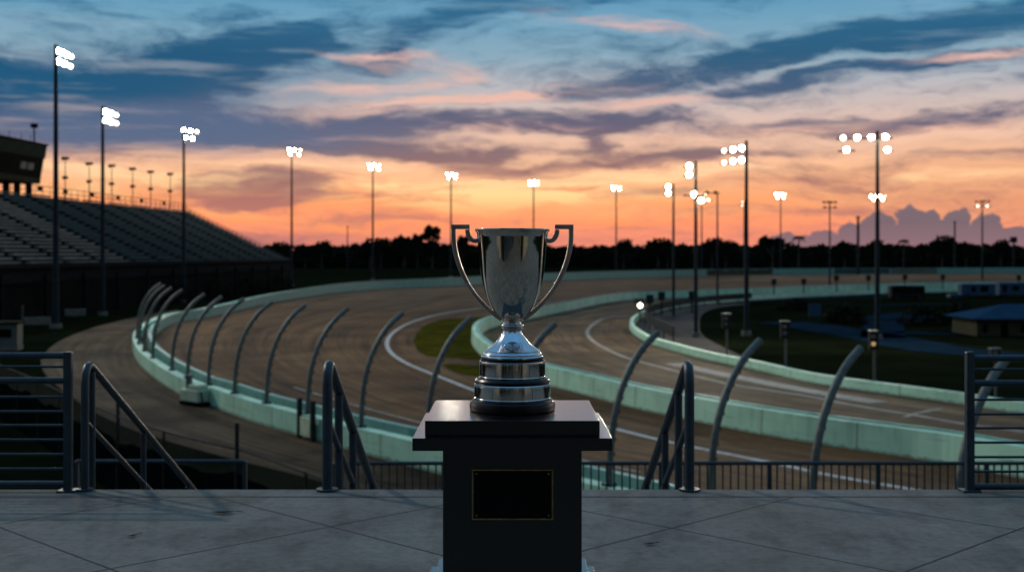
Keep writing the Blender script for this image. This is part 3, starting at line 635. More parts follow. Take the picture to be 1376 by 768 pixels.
# banners hung on the far wall
def on_path(path, px, lo=0, hi=None, scale=1.0):
    best = None
    for i in range(lo, hi or len(path)):
        p = path[i]; e = abs(688 + F * p.x / p.y - px)
        if best is None or e < best[0]: best = (e, i)
    return best[1]
half = i_left + 60
for x0, x1, m, lab in ((946, 1010, 'olive', 'mottled olive banner hung on the far mint wall behind the lamp masts'), (1010, 1034, 'olive', 'short mottled olive banner on the far wall, right of the tallest infield mast'), (1119, 1192, 'tealban', 'long dark teal banner on the far wall, behind the near right mast'), (1194, 1256, 'greyban', 'faded grey green banner on the far wall, right of the dark teal banner')):
    i0 = on_path(outer, x0, half); i1 = on_path(outer, x1, half); seg = resample(side(outer[i0:i1 + 1], -1.62), 10)
    b = empty('wall_banner', seg[5]); inv = Vector(seg[5]); tag(b, lab, 'banner', 'banners on the far wall')
    wall_mesh('cloth', rel(seg), [2.5] * 10, [(.05, .12), (.05, .98), (-.05, .98), (-.05, .12)], MT[m], b)
    wall_mesh('hem', rel(seg), [2.6] * 10, [(.07, .95), (.07, 1.0), (-.07, 1.0), (-.07, .95)], MT['steeldark'], b)

# ================================================================== CURVED FENCE POSTS
PROF = [(0, -.1), (.02, .35), (.06, 1.1), (.16, 1.95), (.36, 2.8), (.68, 3.6), (1.12, 4.3), (1.65, 4.88), (2.3, 5.36)]
def fence_post(i, foot_h, label, px=None, first=[None]):
    p = outer[i].copy()
    if px is not None:      # slide along the wall to the surveyed bearing
        b0 = lambda q: 688 + F * q.x / q.y
        for j in (i - 1, i):
            e0, e1 = b0(outer[j]), b0(outer[j + 1])
            if min(e0, e1) <= px <= max(e0, e1): p = outer[j].lerp(outer[j + 1], (px - e0) / (e1 - e0))
    t = (outer[i + 1] - outer[i - 1]).normalized(); inward = Vector((t.y, -t.x, 0)); rz = math.atan2(inward.y, inward.x)
    loc = p + inward * .05 + Vector((0, 0, foot_h))
    if first[0] is None:
        r = empty('fence_post', loc, rz)
        bm = bmesh.new(); pts = smooth_path([Vector((a, 0, z)) for a, z in PROF], 26); tube(bm, pts, .125, 12); from_bm('pole', bm, MT['steel'], r, True, angle=50)
        bm = bmesh.new(); box(bm, (0, 0, .03), (.44, .40, .06), bevel=.01)
        for sx_ in (-1, 1):
            for sy_ in (-1, 1): box(bm, (sx_ * .16, sy_ * .15, .09), (.05, .05, .06))
        from_bm('foot_plate', bm, MT['steeldark'], r)
        bm = bmesh.new(); box(bm, (0, 0, 0), (.10, .07, .11)); cb = None
        for k in range(3, 24, 2):
            q = pts[k] + Vector((.135, 0, -.02))
            if cb is None: cb = from_bm('cable_bracket', bm, MT['steeldark'], r, loc=q)
            else:
                o = cb.copy(); C.objects.link(o); o.parent = r; o.location = q
        first[0] = r
    else:
        r = copy_tree(first[0]); r.location = loc; r.rotation_euler = (0, 0, rz)
    return tag(r, label, 'fence post', 'curved steel posts along the outer wall')
WORDS = ['first', 'second', 'third', 'fourth', 'fifth', 'sixth', 'seventh', 'eighth', 'ninth', 'tenth', 'eleventh', 'twelfth', 'thirteenth', 'fourteenth', 'fifteenth', 'sixteenth']
POSTPX = [196.5, 199.5, 206, 215, 230, 251, 279, 314, 357, 412, 484, 573, 682, 817, 952, 1088, 1281]
PLAB = ['curved fence post furthest round the left bend, leftmost of the crowded posts',
        'second of the crowded curved posts at the left bend, nearly behind its neighbour',
        'third of the crowded curved posts counted from the left end of the bend',
        'fourth curved post from the left bend, foot just above the dark road drain',
        'fifth curved post from the left bend, tip just below the far green wall',
        'sixth curved post from the left bend, tip crossing the far green wall',
        'curved post with its foot just behind the cream machine at the wall',
        'curved post with its foot just right of the cream machine',
        'curved post halfway between the cream machine and the wall gate',
        'curved post rising beside the wall gate, left of the centre handrail',
        'curved post just right of the centre handrail, tip left of the white line bend',
        'curved post partly behind the black pedestal, tip over the turn grass',
        'curved post behind the trophy, only its tip seen right of the silver foot',
        'curved post just right of the pedestal slab, tip near the infield wall nose',
        'curved post just right of the right stair handrail',
        'curved post midway between the right stair handrail and the right guard panel',
        'curved post behind the end post of the right guard panel']
for k, (px, lab) in enumerate(zip(POSTPX, PLAB)):
    i = on_path(outer, px, 2, i_left + 1) if k > 3 else min(range(2, i_left + 1), key=lambda j: abs(outer[j].y - (121, 113, 105.5, 98.5)[k]))
    fence_post(i, hh[i], lab, px if k > 3 else None)
# ================================================================== THINGS BY THE WALL
# cream machine
c = G(272, 541); mz = empty('pump_machine', c + Vector((-.2, -1.1, 0)), math.radians(-42)); tag(mz, 'cream painted pump machine with a short chimney standing against the outer wall', 'machine')
bm = bmesh.new(); box(bm, (0, 0, .62), (1.9, .9, .75), bevel=.08); box(bm, (.35, 0, 1.12), (1.0, .8, .35), bevel=.06); from_bm('body', bm, MT['cream'], mz)
bm = bmesh.new(); tube(bm, [(-.62, 0, .95), (-.62, 0, 1.75)], .2, 14); tube(bm, [(-.62, 0, 1.72), (-.62, 0, 1.84)], .25, 14); from_bm('chimney', bm, MT['steel'], mz)
bm = bmesh.new(); box(bm, (0, 0, .13), (2.2, .8, .2), bevel=.02); from_bm('skid', bm, MT['black'], mz)
bm = bmesh.new(); tube(bm, smooth_path([(.85, -.1, .8), (1.15, -.3, .85), (1.25, -.3, .4), (1.2, -.2, .1)], 12), .06, 8); from_bm('hose', bm, MT['tyre'], mz)
# gate in the wall
i = on_path(outer, 424, 2, i_left); p = outer[i]; t = (outer[i + 1] - outer[i - 1]).normalized()
wg = empty('wall_gate', p + Vector((t.y, -t.x, 0)) * -.55, math.atan2(t.y, t.x)); tag(wg, 'pale gate in the outer wall between two dark posts, left of the centre handrail', 'gate')
bm = bmesh.new(); box(bm, (0, 0, .62), (1.25, .16, .95), bevel=.03); from_bm('gate_leaf', bm, MT['cream'], wg)
for s in (-1, 1):
    bm = bmesh.new(); box(bm, (s * .82, 0, 1.0), (.22, .24, 2.0), bevel=.02); from_bm('post', bm, MT['steeldark'], wg)
# mesh fence at the foot of the stand, with an added dark sheet that paints the shade beyond
FH = 3.06
fp = [G(px, y, FH) - Vector((0, 0, FH)) for px, y in [(-60, 466), (0, 490), (60, 515), (101, 535), (133, 548), (195, 572), (260, 590), (322, 604), (400, 631), (450, 650), (520, 676)]]
fp = smooth_path(fp, 61); mf = empty('mesh_fence', fp[30]); inv = Vector(fp[30]); tag(mf, 'chain link fence with an added dark sheet for shade beside the service road, below the left guard panel', 'fence')
fr = rel(fp)
bm = bmesh.new(); tube(bm, [q + Vector((0, 0, FH)) for q in fr], .035, 8); from_bm('top_rail', bm, MT['steeldark'], mf)
bm = bmesh.new()
for q0, q1 in zip(fr, fr[1:]):
    n = 9
    for k in range(n):   # crossing wires of the mesh
        a0 = q0.lerp(q1, k / n); z0, z1 = 1.9, FH; d_ = (q1 - q0).normalized()
        for s in (-1, 1):
            c0 = a0 + Vector((0, 0, z0)); c1 = a0 + d_ * s * (z1 - z0) + Vector((0, 0, z1)); u = Vector((0, 0, .012))
            e = (c1 - c0).normalized().cross(Vector((d_.y, -d_.x, 0))).normalized() * .006
            bm.faces.new([bm.verts.new(v) for v in (c0 - e, c0 + e, c1 + e, c1 - e)])
from_bm('wire_mesh', bm, MT['steeldark'], mf)
wall_mesh('shade_sheet', fr, [2.15 + .12 * math.sin(i * .9) + .08 * math.sin(i * 2.3) for i in range(61)], [(.02, 0), (.02, 1), (-.02, 1), (-.02, 0)], MT['sheet_shade'], mf)
for i in range(0, 61, 5):
    tall = i in (40, 50)
    bm = bmesh.new(); tube(bm, [(0, 0, 0), (0, 0, FH + (.85 if tall else .05))], .07 if tall else .045, 8); from_bm('post', bm, MT['steeldark'], mf, loc=fr[i] + Vector((.05, -.08, 0)))
# kerb blocks, kiosk and pole at the foot of the stand
for (px, y, wd, lab) in ((50, 436, 3.4, 'low tan concrete block before the dark stand front, left of the tallest mast'), (101, 424, 3.0, 'low tan concrete block before the dark stand front, right of the tallest mast')):
    bm = bmesh.new(); q = G(px, y); box(bm, (0, 0, .5), (wd, .6, 1.0), rz=.5, bevel=.06)
    o = from_bm('concrete_block', bm, MT['tan'], loc=q); tag(o, lab, 'concrete block', 'concrete blocks before the stand')
q = G(6, 470); k = empty('kiosk', q, .15); tag(k, 'small grey kiosk with a pale base at the left edge, above the left guard panel', 'kiosk')
bm = bmesh.new(); box(bm, (0, 0, 1.5), (2.9, 2.2, 2.1), bevel=.03); from_bm('wall', bm, MT['panel'], k)
bm = bmesh.new(); box(bm, (0, 0, .22), (3.0, 2.3, .44), bevel=.02); from_bm('base', bm, MT['tan'], k)
bm = bmesh.new(); box(bm, (0, 0, 2.68), (3.3, 2.6, .2), bevel=.03); from_bm('roof', bm, MT['black'], k)
bm = bmesh.new(); box(bm, (.2, -1.11, 1.7), (1.4, .06, .8)); from_bm('window', bm, MT['glass_dark'], k)
q = G(29, 466); k = empty('flag_pole', q); tag(k, 'short leaning blue pole beside the small grey kiosk', 'pole')
bm = bmesh.new(); tube(bm, [(-.35, 0, 0), (0, 0, 2.0), (.12, 0, 4.2)], .09, 10); from_bm('shaft', bm, MT['rail'], k)
bm = bmesh.new(); box(bm, (-.35, 0, .06), (.5, .5, .12), bevel=.02); from_bm('base', bm, MT['tan'], k)

# ================================================================== GRANDSTAND
ST0, ST1 = 92 * S, 200 * S
BX, FX, TZ, BZ = -52.5 * S, -36 * S, EYE + 6.7 * S, EYE - 1.3 * S
gs = empty('grandstand', (-62, 250, GZ)); tag(gs, 'long dark grandstand of stepped bench rows rising on the left, seen from its end', 'grandstand')
inv = Vector((-62, 250, GZ)); NR = 22; SL = .067
def sp(u, v):          # u along in metres (depth), v 0 front .. 1 back
    x = FX + (BX - FX) * v - SL * (ST1 - u); return Vector((x, u, BZ + (TZ - BZ) * v)) - inv
SPLIT = 132 * S
def rows(u0, u1, v0, v1, n, mat, name, benches=True):
    """stepped treads (concrete) and, as a part of their own, the bench planks on them"""
    vs = []; fs = []; bs = []; bf = []
    h = lambda u, v, vz: Vector((sp(u, v).x, sp(u, v).y, sp(u, vz).z))
    for r in range(n):
        va = v0 + (v1 - v0) * r / n; vb = v0 + (v1 - v0) * (r + 1) / n; k = len(vs)
        vs += [h(u0, va, va), h(u1, va, va), h(u1, va, vb), h(u0, va, vb), h(u1, vb, vb), h(u0, vb, vb)]
        fs += [(k, k + 1, k + 2, k + 3), (k + 3, k + 2, k + 4, k + 5)]
        if benches:
            m_ = va + (vb - va) * .62; z = Vector((0, 0, .42)); k = len(bs); w_ = va + (vb - va) * .12
            q = [h(u0, w_, vb) + z, h(u1, w_, vb) + z, h(u1, m_, vb) + z, h(u0, m_, vb) + z]
            bs += q + [p_ - Vector((0, 0, .24)) for p_ in q]
            bf += [(k, k + 1, k + 2, k + 3), (k + 4, k + 5, k + 1, k), (k + 5, k + 6, k + 2, k + 1), (k + 6, k + 7, k + 3, k + 2), (k + 7, k + 4, k, k + 3), (k + 7, k + 6, k + 5, k + 4)]
    me = bpy.data.meshes.new(name); me.from_pydata(vs, [], fs); o = link(name, me, MT['aisle'], gs)
    if benches:
        mb = bpy.data.meshes.new('bench_rows'); mb.from_pydata(bs, [], bf); link('bench_rows', mb, mat, o)
    return o
u = ST0; AIS = []
while u < ST1 - 5:
    u1 = min(u + 14.2, ST1)
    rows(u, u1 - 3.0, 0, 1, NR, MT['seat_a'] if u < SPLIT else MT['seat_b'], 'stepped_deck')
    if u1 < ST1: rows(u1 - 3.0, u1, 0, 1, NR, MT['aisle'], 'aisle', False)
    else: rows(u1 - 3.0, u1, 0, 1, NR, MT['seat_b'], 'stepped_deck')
    u = u1
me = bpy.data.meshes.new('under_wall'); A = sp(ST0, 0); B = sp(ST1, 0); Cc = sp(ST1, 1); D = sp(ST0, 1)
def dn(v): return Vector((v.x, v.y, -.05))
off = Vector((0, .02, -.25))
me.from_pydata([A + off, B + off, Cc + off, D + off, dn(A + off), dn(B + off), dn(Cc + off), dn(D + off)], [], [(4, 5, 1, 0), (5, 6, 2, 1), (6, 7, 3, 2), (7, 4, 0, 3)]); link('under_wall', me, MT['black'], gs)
bm = bmesh.new()      # front guard and columns of the stand
for zz, r in ((1.05, .05), (.55, .03)): tube(bm, [sp(ST0, -.012) + Vector((0, 0, zz)), sp(ST1, -.012) + Vector((0, 0, zz))], r, 6)
u = ST0
while u <= ST1: tube(bm, [sp(u, -.012), sp(u, -.012) + Vector((0, 0, 1.05))], .04, 6); u += 3
from_bm('front_railing', bm, MT['steeldark'], gs)
u = ST0 + 3
while u < ST1:
    q = sp(u, -.03); bm = bmesh.new(); box(bm, (0, 0, q.z / 2 - .2), (.5, .5, q.z - .4)); from_bm('column', bm, MT['aisle'], gs, loc=(q.x, q.y, 0)); u += 14.2
bm = bmesh.new(); box(bm, (0, 0, 0), (.25, (ST1 - ST0), 1.2)); o = from_bm('front_fascia', bm, MT['aisle'], gs, loc=(sp((ST0 + ST1) / 2, -.02).x, sp((ST0 + ST1) / 2, 0).y, sp(ST0, 0).z - 1.4)); o.rotation_euler = (0, 0, -math.atan(SL))
bm = bmesh.new()      # back railing
u = ST0
for zz in (2.3, 1.3): tube(bm, [sp(ST0, 1.0) + Vector((0, 0, zz)), sp(ST1, 1.0) + Vector((0, 0, zz))], .06, 6)
while u <= ST1: tube(bm, [sp(u, 1.0) - Vector((0, 0, .3)), sp(u, 1.0) + Vector((0, 0, 2.4))], .06, 6); u += 3.4
from_bm('top_railing', bm, MT['steeldark'], gs)
for k, u in enumerate((250, 262, 276, 291, 306, 322)):
    bm = bmesh.new(); box(bm, sp(u, 1.0) + Vector((.15, 0, 1.75)), (.1, 2.6, .9)); from_bm('railing_board', bm, MT['black'], gs)
bm = bmesh.new()      # sloping end railing
tube(bm, [sp(ST1 + .1, v / 12) + Vector((0, 0, 1.2)) for v in range(13)], .06, 6); tube(bm, [sp(ST1 + .1, v / 12) + Vector((0, 0, .6)) for v in range(13)], .05, 6)
for v in range(25): tube(bm, [sp(ST1 + .1, v / 24), sp(ST1 + .1, v / 24) + Vector((0, 0, 1.2))], .05, 6)
from_bm('end_railing', bm, MT['steeldark'], gs)

# press box on the stand
PB0, PB1 = 92 * S, 146 * S
pb = empty('press_box', (sp(PB1, 1) + inv)); tag(pb, 'dark press box with slanted windows standing on top of the left grandstand', 'press box'); inv2 = sp(PB1, 1) + inv
def prism(name, prof, u0, u1, mat, par, o0):
    """profile (x, z) extruded along the stand"""
    bm = bmesh.new(); rings = []
    for u in (u0, u1):
        base = sp(u, 1) + inv - o0; rings.append([bm.verts.new(base + Vector((x, 0, z))) for x, z in prof])
    n = len(prof)
    for k in range(n): bm.faces.new((rings[0][k], rings[0][(k + 1) % n], rings[1][(k + 1) % n], rings[1][k]))
    bm.faces.new(rings[0][::-1]); bm.faces.new(rings[1]); return from_bm(name, bm, mat, par)
Z0 = 2.6
prism('floor_band', [(-7, Z0), (1.0, Z0), (1.15, Z0 + 1.1), (-7, Z0 + 1.1)], PB0, PB1, MT['pressb'], pb, inv2)
prism('window_band', [(-7, Z0 + 1.1), (1.15, Z0 + 1.1), (1.8, Z0 + 5.0), (-7, Z0 + 5.0)], PB0, PB1 - .1, MT['glass_dark'], pb, inv2)
prism('fascia', [(-7, Z0 + 5.0), (2.0, Z0 + 5.0), (2.4, Z0 + 7.6), (-7, Z0 + 7.6)], PB0, PB1, MT['pressa'], pb, inv2)
prism('roof', [(-7.2, Z0 + 7.6), (2.6, Z0 + 7.6), (2.6, Z0 + 7.9), (-7.2, Z0 + 7.9)], PB0, PB1 + .2, MT['black'], pb, inv2)
for u in (PB1 - 1.5, PB1 - 6.5, PB1 - 11, PB1 - 16):
    q = sp(u, 1) + inv - inv2; bm = bmesh.new(); box(bm, (0, 0, Z0 / 2 - .4), (1.0, .9, Z0 + .8)); from_bm('leg', bm, MT['black'], pb, loc=q + Vector((-.6, 0, 0)))
wx = lambda z: 1.15 + .65 * (z - 1.1) / 3.9
for u in (PB1 - 9.5, PB1 - 6.4): prism('window', [(wx(2.5), Z0 + 2.5), (wx(2.5) + .05, Z0 + 2.5), (wx(3.8) + .05, Z0 + 3.8), (wx(3.8), Z0 + 3.8)], u, u + 2.4, MT['panel'], pb, inv2)
for u in (PB1 - 4, PB1 - 8, PB1 - 13, PB1 - 17):
    bm = bmesh.new(); q = sp(u, 1) + inv - inv2; tube(bm, [q + Vector((1, 0, Z0 + 7.8)), q + Vector((.9, 0, Z0 + 9.4))], .05, 6); from_bm('antenna', bm, MT['black'], pb)
q = sp(PB1 - 2.2, 1) + inv - inv2; bm = bmesh.new(); tube(bm, [q + Vector((.8, 0, Z0 + 7.8)), q + Vector((.8, 0, Z0 + 11.3))], .16, 8); box(bm, q + Vector((.8, 0, Z0 + 11.4)), (1.3, .7, .9), bevel=.1); from_bm('roof_camera', bm, MT['black'], pb)

# small lamp poles along the back of the stand
STANDP = [(93, 213, 240), (125, 220, 242), (155, 223, 246), (183, 227, 250), (207, 231, 251), (233, 234, 0)]
first = None
for k, (px, yt, ym) in enumerate(STANDP):
    d = -(BX - SL * ST1) / ((688 - px) / F + SL) ; d = (52.5 * S + SL * ST1) / ((688 - px) / F + SL); q = sp(d, 1.03) + inv
    ht = EYE + (341 - yt) / F * d - q.z
    if first is None:
        r = empty('stand_lamp_pole', q); H0 = ht
        bm = bmesh.new(); tube(bm, [(0, 0, -1), (0, 0, ht)], .12, 8, radii=[.14, .08]); from_bm('pole', bm, MT['mast'], r)
        for zz, w_ in ((ht, 1.7), (ht * .52, 1.2)):
            bm = bmesh.new(); box(bm, (-w_ * .25, 0, 0), (w_ * .45, .5, .7), bevel=.08); box(bm, (w_ * .25, 0, .05), (w_ * .4, .5, .6), bevel=.08); box(bm, (0, 0, -.2), (w_, .12, .12)); from_bm('lamp_head', bm, MT['housing'], r, loc=(0, 0, zz))
        first = r
    else:
        r = copy_tree(first); r.location = q; r.scale = (1, 1, ht / H0)
    tag(r, ['unlit lamp pole behind the stand nearest the press box', 'unlit lamp pole behind the stand just left of the second mast', 'unlit lamp pole behind the stand just right of the second mast', 'unlit lamp pole behind the stand, fourth from the press box', 'thin unlit lamp pole behind the stand, fifth from the press box', 'unlit lamp pole behind the stand closest to the third mast'][k], 'lamp pole', 'unlit lamp poles behind the stand')

# ================================================================== FLOODLIGHT MASTS
def mast(px, yb, yt, label, arm, rows_, face, lens='lens', group=None, r0=.32, lr=.42, lower=None, d=None):
    """arm = (bearing deg, start m, end m, lamps); rows_ = list of drops below the top; face = bearing of the lamps"""
    q = G(px, yb) if d is None else Vector(((px - 688) / F * d, d, GZ)); ht = EYE + (341 - yt) / F * q.y - GZ
    r = empty('light_mast', q)
    bm = bmesh.new(); tube(bm, [(0, 0, -.05), (0, 0, .02), (0, 0, ht * .5), (0, 0, ht)], r0, 14, radii=[r0, r0, r0 * .8, r0 * .55]); from_bm('pole', bm, MT['mast'], r, True, angle=50)
    bm = bmesh.new(); tube(bm, [(0, 0, -.05), (0, 0, .5)], r0 * 1.9, 16); from_bm('footing', bm, MT['tan'], r)
    def bank(arm, z, n, lens, face):
        br, a0, a1 = arm; br = math.radians(br); dx = Vector((math.sin(br), math.cos(br), 0))
        bm = bmesh.new(); tube(bm, [dx * a0 + Vector((0, 0, z)), dx * a1 + Vector((0, 0, z))], .09, 6); from_bm('crossarm', bm, MT['housing'], r)
        for k in range(n):
            t = a0 + (a1 - a0) * ((k + .5) / n); f = math.radians(face)
            rot = Matrix.Rotation(-f, 4, 'Z') @ Matrix.Rotation(math.radians(-18), 4, 'X')      # local +Y = beam
            ln_ = 'lens_b' if lens == 'lens' and n > 2 and k == n - 1 else lens; key = (round(face, 1), ln_, lr)
            fl = FLOOD.get(key)
            if fl is None:
                bm = bmesh.new(); seg = 14
                for (ya, ra), (yb_, rb) in zip([(-.35, .12), (-.3, .22), (0, lr * .8), (.12, lr * 1.08)], [(-.3, .22), (0, lr * .8), (.12, lr * 1.08), (.16, lr * 1.08)]):
                    A_ = [bm.verts.new(rot @ Vector((ra * math.cos(2 * math.pi * i / seg), ya, ra * math.sin(2 * math.pi * i / seg)))) for i in range(seg)]
                    B_ = [bm.verts.new(rot @ Vector((rb * math.cos(2 * math.pi * i / seg), yb_, rb * math.sin(2 * math.pi * i / seg)))) for i in range(seg)]
                    for i in range(seg): bm.faces.new((A_[i], A_[(i + 1) % seg], B_[(i + 1) % seg], B_[i]))
                box(bm, rot @ Vector((0, -.25, -.25)), (.12, .12, .4))
                bmesh.ops.remove_doubles(bm, verts=bm.verts[:], dist=.002)
                me = bpy.data.meshes.new('floodlight'); bm.to_mesh(me); bm.free(); me.materials.append(MT['housing'])
                bm = bmesh.new(); vs = [bm.verts.new(rot @ Vector((lr * math.cos(2 * math.pi * i / 20), .14, lr * math.sin(2 * math.pi * i / 20)))) for i in range(20)]; bm.faces.new(vs)
                bmesh.ops.recalc_face_normals(bm, faces=bm.faces[:]); ml_ = bpy.data.meshes.new('lens'); bm.to_mesh(ml_); bm.free(); ml_.materials.append(MT[ln_])
                fl = FLOOD[key] = (me, ml_)
            o = bpy.data.objects.new('floodlight', fl[0]); C.objects.link(o); o.parent = r; o.location = dx * t + Vector((0, 0, z + .15))
            o2 = bpy.data.objects.new('lens', fl[1]); C.objects.link(o2); o2.parent = o
    for row in rows_:
        drop, n = row[0], row[1]; a = row[2] if len(row) > 2 else arm; fc = row[3] if len(row) > 3 else face; ln = row[4] if len(row) > 4 else lens
        bank(a, ht - drop, n, ln, fc)
    return tag(r, label, 'light mast', group)
FLOOD = {}
GL, GI, GF = 'lit floodlight masts round the outside of the bend', 'floodlight masts standing in the infield', 'far floodlight masts beyond the track'
mast(75, 440, 60, 'tallest lit floodlight mast at far left, in front of the grandstand', (0, 0, 6.2), [(.8, 4), (2.1, 3)], 150, group=GL, r0=.40, lr=0.293)
mast(138, 423, 143, 'second tallest lit mast on the left, in front of the stand, right of the tallest', (2, 0, 7), [(.8, 3), (2.1, 3)], 155, group=GL, r0=.38, lr=0.308)
mast(247, 406, 170, 'lit mast standing before the upper corner of the grandstand', (25, -1.0, 4.8), [(.8, 3), (2.2, 2, (25, -.6, 3.6))], 165, group=GL, r0=.38, lr=0.323)
mast(392, 383.6, 198, 'lit mast just right of the low end of the grandstand', (60, -1.8, 3.6), [(.8, 3), (2.2, 2)], 175, group=GL, r0=.40, lr=0.323)
mast(501, 376, 219, 'lit mast over the dark woods, left of the tall tree clump', (75, -2.2, 3.4), [(.8, 3), (2.2, 2)], 180, group=GL, r0=.42, lr=0.339)
mast(606, 372.6, 232, 'lit mast rising directly behind the left trophy handle', (85, -2.4, 3.2), [(.8, 3), (2.2, 2)], 180, group=GL, r0=.42, lr=0.339)
mast(717, 370.6, 242, 'lit mast rising directly behind the cup between its handles', (90, -2.4, 2.8), [(.8, 3), (2.0, 3)], 180, group=GL, r0=.42, lr=0.339)
mast(828, 368.8, 249, 'lit mast over the woods midway between the cup and the infield masts', (90, -2.6, 2.8), [(.8, 3), (2.0, 2)], 180, group=GL, r0=.42, lr=0.323)
mast(1049, 365.8, 259, 'lit mast over the woods just right of the tallest infield mast', (90, -3.2, 3.2), [(.8, 4), (2.6, 2)], 180, group=GF, r0=.42, lr=0.293)
mast(1115, 391, 270, 'unlit mast with a spread of dark lamps, left of the near right mast', (90, -1.9, 1.9), [(.4, 4), (1.7, 3)], 180, lens='lens_off', group=GI, r0=.26, lr=0.277)
mast(1180, 365, 262, 'far lit mast seen directly behind the near right mast', (90, -5.0, 4.8), [(.8, 4), (2.4, 2)], 180, group=GF, r0=.42, lr=0.308)
mast(1320, 376, 269, 'mast with dim warm lamps near the right edge', (90, -3.0, 3.0), [(.5, 4, (90, -3.0, 3.0), 180, 'lens_off'), (2.2, 2, (90, -3.4, 3.4), 180, 'lens_dim')], 180, group=GF, r0=.36, lr=0.385)
mast(1003, 450, 189, 'tallest infield mast, right of the trophy, lamps to its left', (-20, 0, 6.0), [(.9, 3), (2.3, 3)], 205, group=GI, r0=.30, lr=0.254)
mast(1179, 455, 176, 'near right mast with large round lamps spread both sides', (-78, -1.6, 4.4), [(.8, 4), (2.2, 1, (-78, -1.6, -.5)), (2.1, 1, (-70, 2.4, 4.2))], 192, group=GI, r0=.30, lr=0.277)
mast(935, 452, 216, 'dark infield mast with two pairs of lamps left of its pole, one pair halfway down', (-75, .1, 1.4), [(.7, 1), (1.7, 1), (3.9, 1, (-75, -1.0, 1.4)), (4.6, 1, (90, -.2, 1.4))], 190, group=GI, r0=.26, lr=0.262)
mast(905, 428, 247, 'short infield mast with two stacked lamps, left of the dark infield mast', (-75, .1, 1.4), [(.5, 1), (1.5, 1)], 190, group=GI, r0=.24, lr=0.262)
mast(964, 409, 258, 'infield mast with one dim lamp, between the dark mast and the tallest infield mast', (-85, -.4, 2.6), [(.2, 2, (-85, -.4, 2.6), 190, 'lens_off'), (1.6, 1, (-85, 1.0, 2.4))], 190, lens='lens_dim', group=GI, r0=.22, lr=0.323)
mast(943, 366, 259, 'far lit mast half hidden behind the dark infield mast', (90, -2.8, 2.8), [(1.0, 3)], 180, lens='lens_dim', group=GF, r0=.42, lr=0.424)
mast(1000, 366, 270, 'far mast half hidden behind the tallest infield mast, one dim lamp', (90, -2.6, .8), [(.6, 1), (2.4, 1)], 180, lens='lens_dim', group=GF, r0=.40, lr=0.347)
# plain poles over the woods
for k, (px, yt, d, lab, w_) in enumerate(((467, 303, 700, 'thin bare pole over the woods, left of the tall tree clump', .35), (1153, 290, 560, 'thick bare pole in front of the grey cloud bank, left of the near right mast', .75), (1283, 297, 600, 'thin bare pole in front of the cloud bank, left of the right edge mast', .5), (1362, 318, 620, 'short bare pole with a dark box at the right edge of the woods', .5))):
    q = Vector(((px - 688) / F * d, d, GZ)); ht = EYE + (341 - yt) / F * d - GZ
    r = empty('utility_pole', q); bm = bmesh.new(); tube(bm, [(0, 0, -.05), (0, 0, ht)], w_, 10, radii=[w_, w_ * .75]); from_bm('pole', bm, MT['mast'], r)
    bm = bmesh.new(); box(bm, (0, 0, ht - .6), (w_ * 3.2, .3, .3)) if k != 3 else box(bm, (0, 0, ht - 1.5), (3.2, 1.5, 3.0), bevel=.2); from_bm('crossbar' if k != 3 else 'box', bm, MT['mast'], r)
    tag(r, lab, 'pole', 'bare poles over the woods')

# ================================================================== INFIELD SIGNAL POSTS AND SIGNS
def signal_post(px, yb, yt, bw, bh, lab, lit):
    q = G(px, yb); s = q.y / F; ht = EYE + (341 - yt) / F * q.y - GZ
    r = empty('signal_post', q); bm = bmesh.new(); tube(bm, [(0, 0, -.05), (0, 0, ht - .1)], .10, 8); from_bm('pole', bm, MT['steel'], r)
    bm = bmesh.new(); W_, H_ = bw * s, bh * s; box(bm, (-W_ * .1, 0, ht - H_ / 2), (W_ * .82, .5, H_), bevel=.05); lb = from_bm('lamp_box', bm, MT['housing'], r)
    bm = bmesh.new(); box(bm, (-W_ * .1, 0, ht + .04), (W_ * .95, .62, .1), bevel=.03); from_bm('hood', bm, MT['panel'], lb)
    for zz in (.28, .68):
        bm = bmesh.new(); tube(bm, [(-W_ * .2, -.24, ht - H_ * zz), (-W_ * .2, -.36, ht - H_ * zz)], W_ * .2, 12); from_bm('lens', bm, MT['signal'] if lit and zz > .5 else MT['lens_off'], lb)
    return tag(r, lab, 'signal post', 'signal posts behind the infield wall')
signal_post(977, 478, 422, 13, 19, 'pale signal box on a grey post, left of the tallest infield mast', False)
signal_post(1056, 496, 432, 14, 22, 'dark signal box on a grey post right of the tallest infield mast', False)
signal_post(1175, 516, 445, 14, 24, 'signal box with an amber glow on a post under the near right mast', True)
signal_post(1338, 537, 469, 15, 16, 'dark signal box on a post behind the right guard panel', False)
def small_sign(px, yb, yt, lab, two=False):
    q = G(px, yb); s = q.y / F; ht = EYE + (341 - yt) / F * q.y - GZ
    r = empty('track_sign', q); bm = bmesh.new(); tube(bm, [(0, 0, -.05), (0, 0, ht)], .14, 6); from_bm('pole', bm, MT['steeldark'], r)
    bm = bmesh.new(); box(bm, (0, 0, ht - .5), (1.1, .3, 1.3), bevel=.1)
    from_bm('box', bm, MT['steeldark'], r)
    return tag(r, lab, 'track sign', 'small dark boxes on posts along the far pit wall')
small_sign(1040, 398, 375.5, 'small dark box on a post, nearest right of the tallest infield mast')
small_sign(1080, 396, 375, 'small dark box on a post at the far pit wall, left of the unlit mast')
small_sign(1124, 395.5, 370.5, 'small dark box on a post right beside the unlit mast')
small_sign(1167, 394.5, 370, 'small dark box on a post just left of the near right mast')
small_sign(1216, 393, 369.5, 'small dark box on a post above the dark bus')
small_sign(1267, 391.5, 369.5, 'small dark box on a post left of the parked camper vans')
small_sign(1369, 391, 370, 'small dark box on a post behind the right camper van')
small_sign(873, 428, 397, 'small dark box on a post beside the round lit marker lamp')
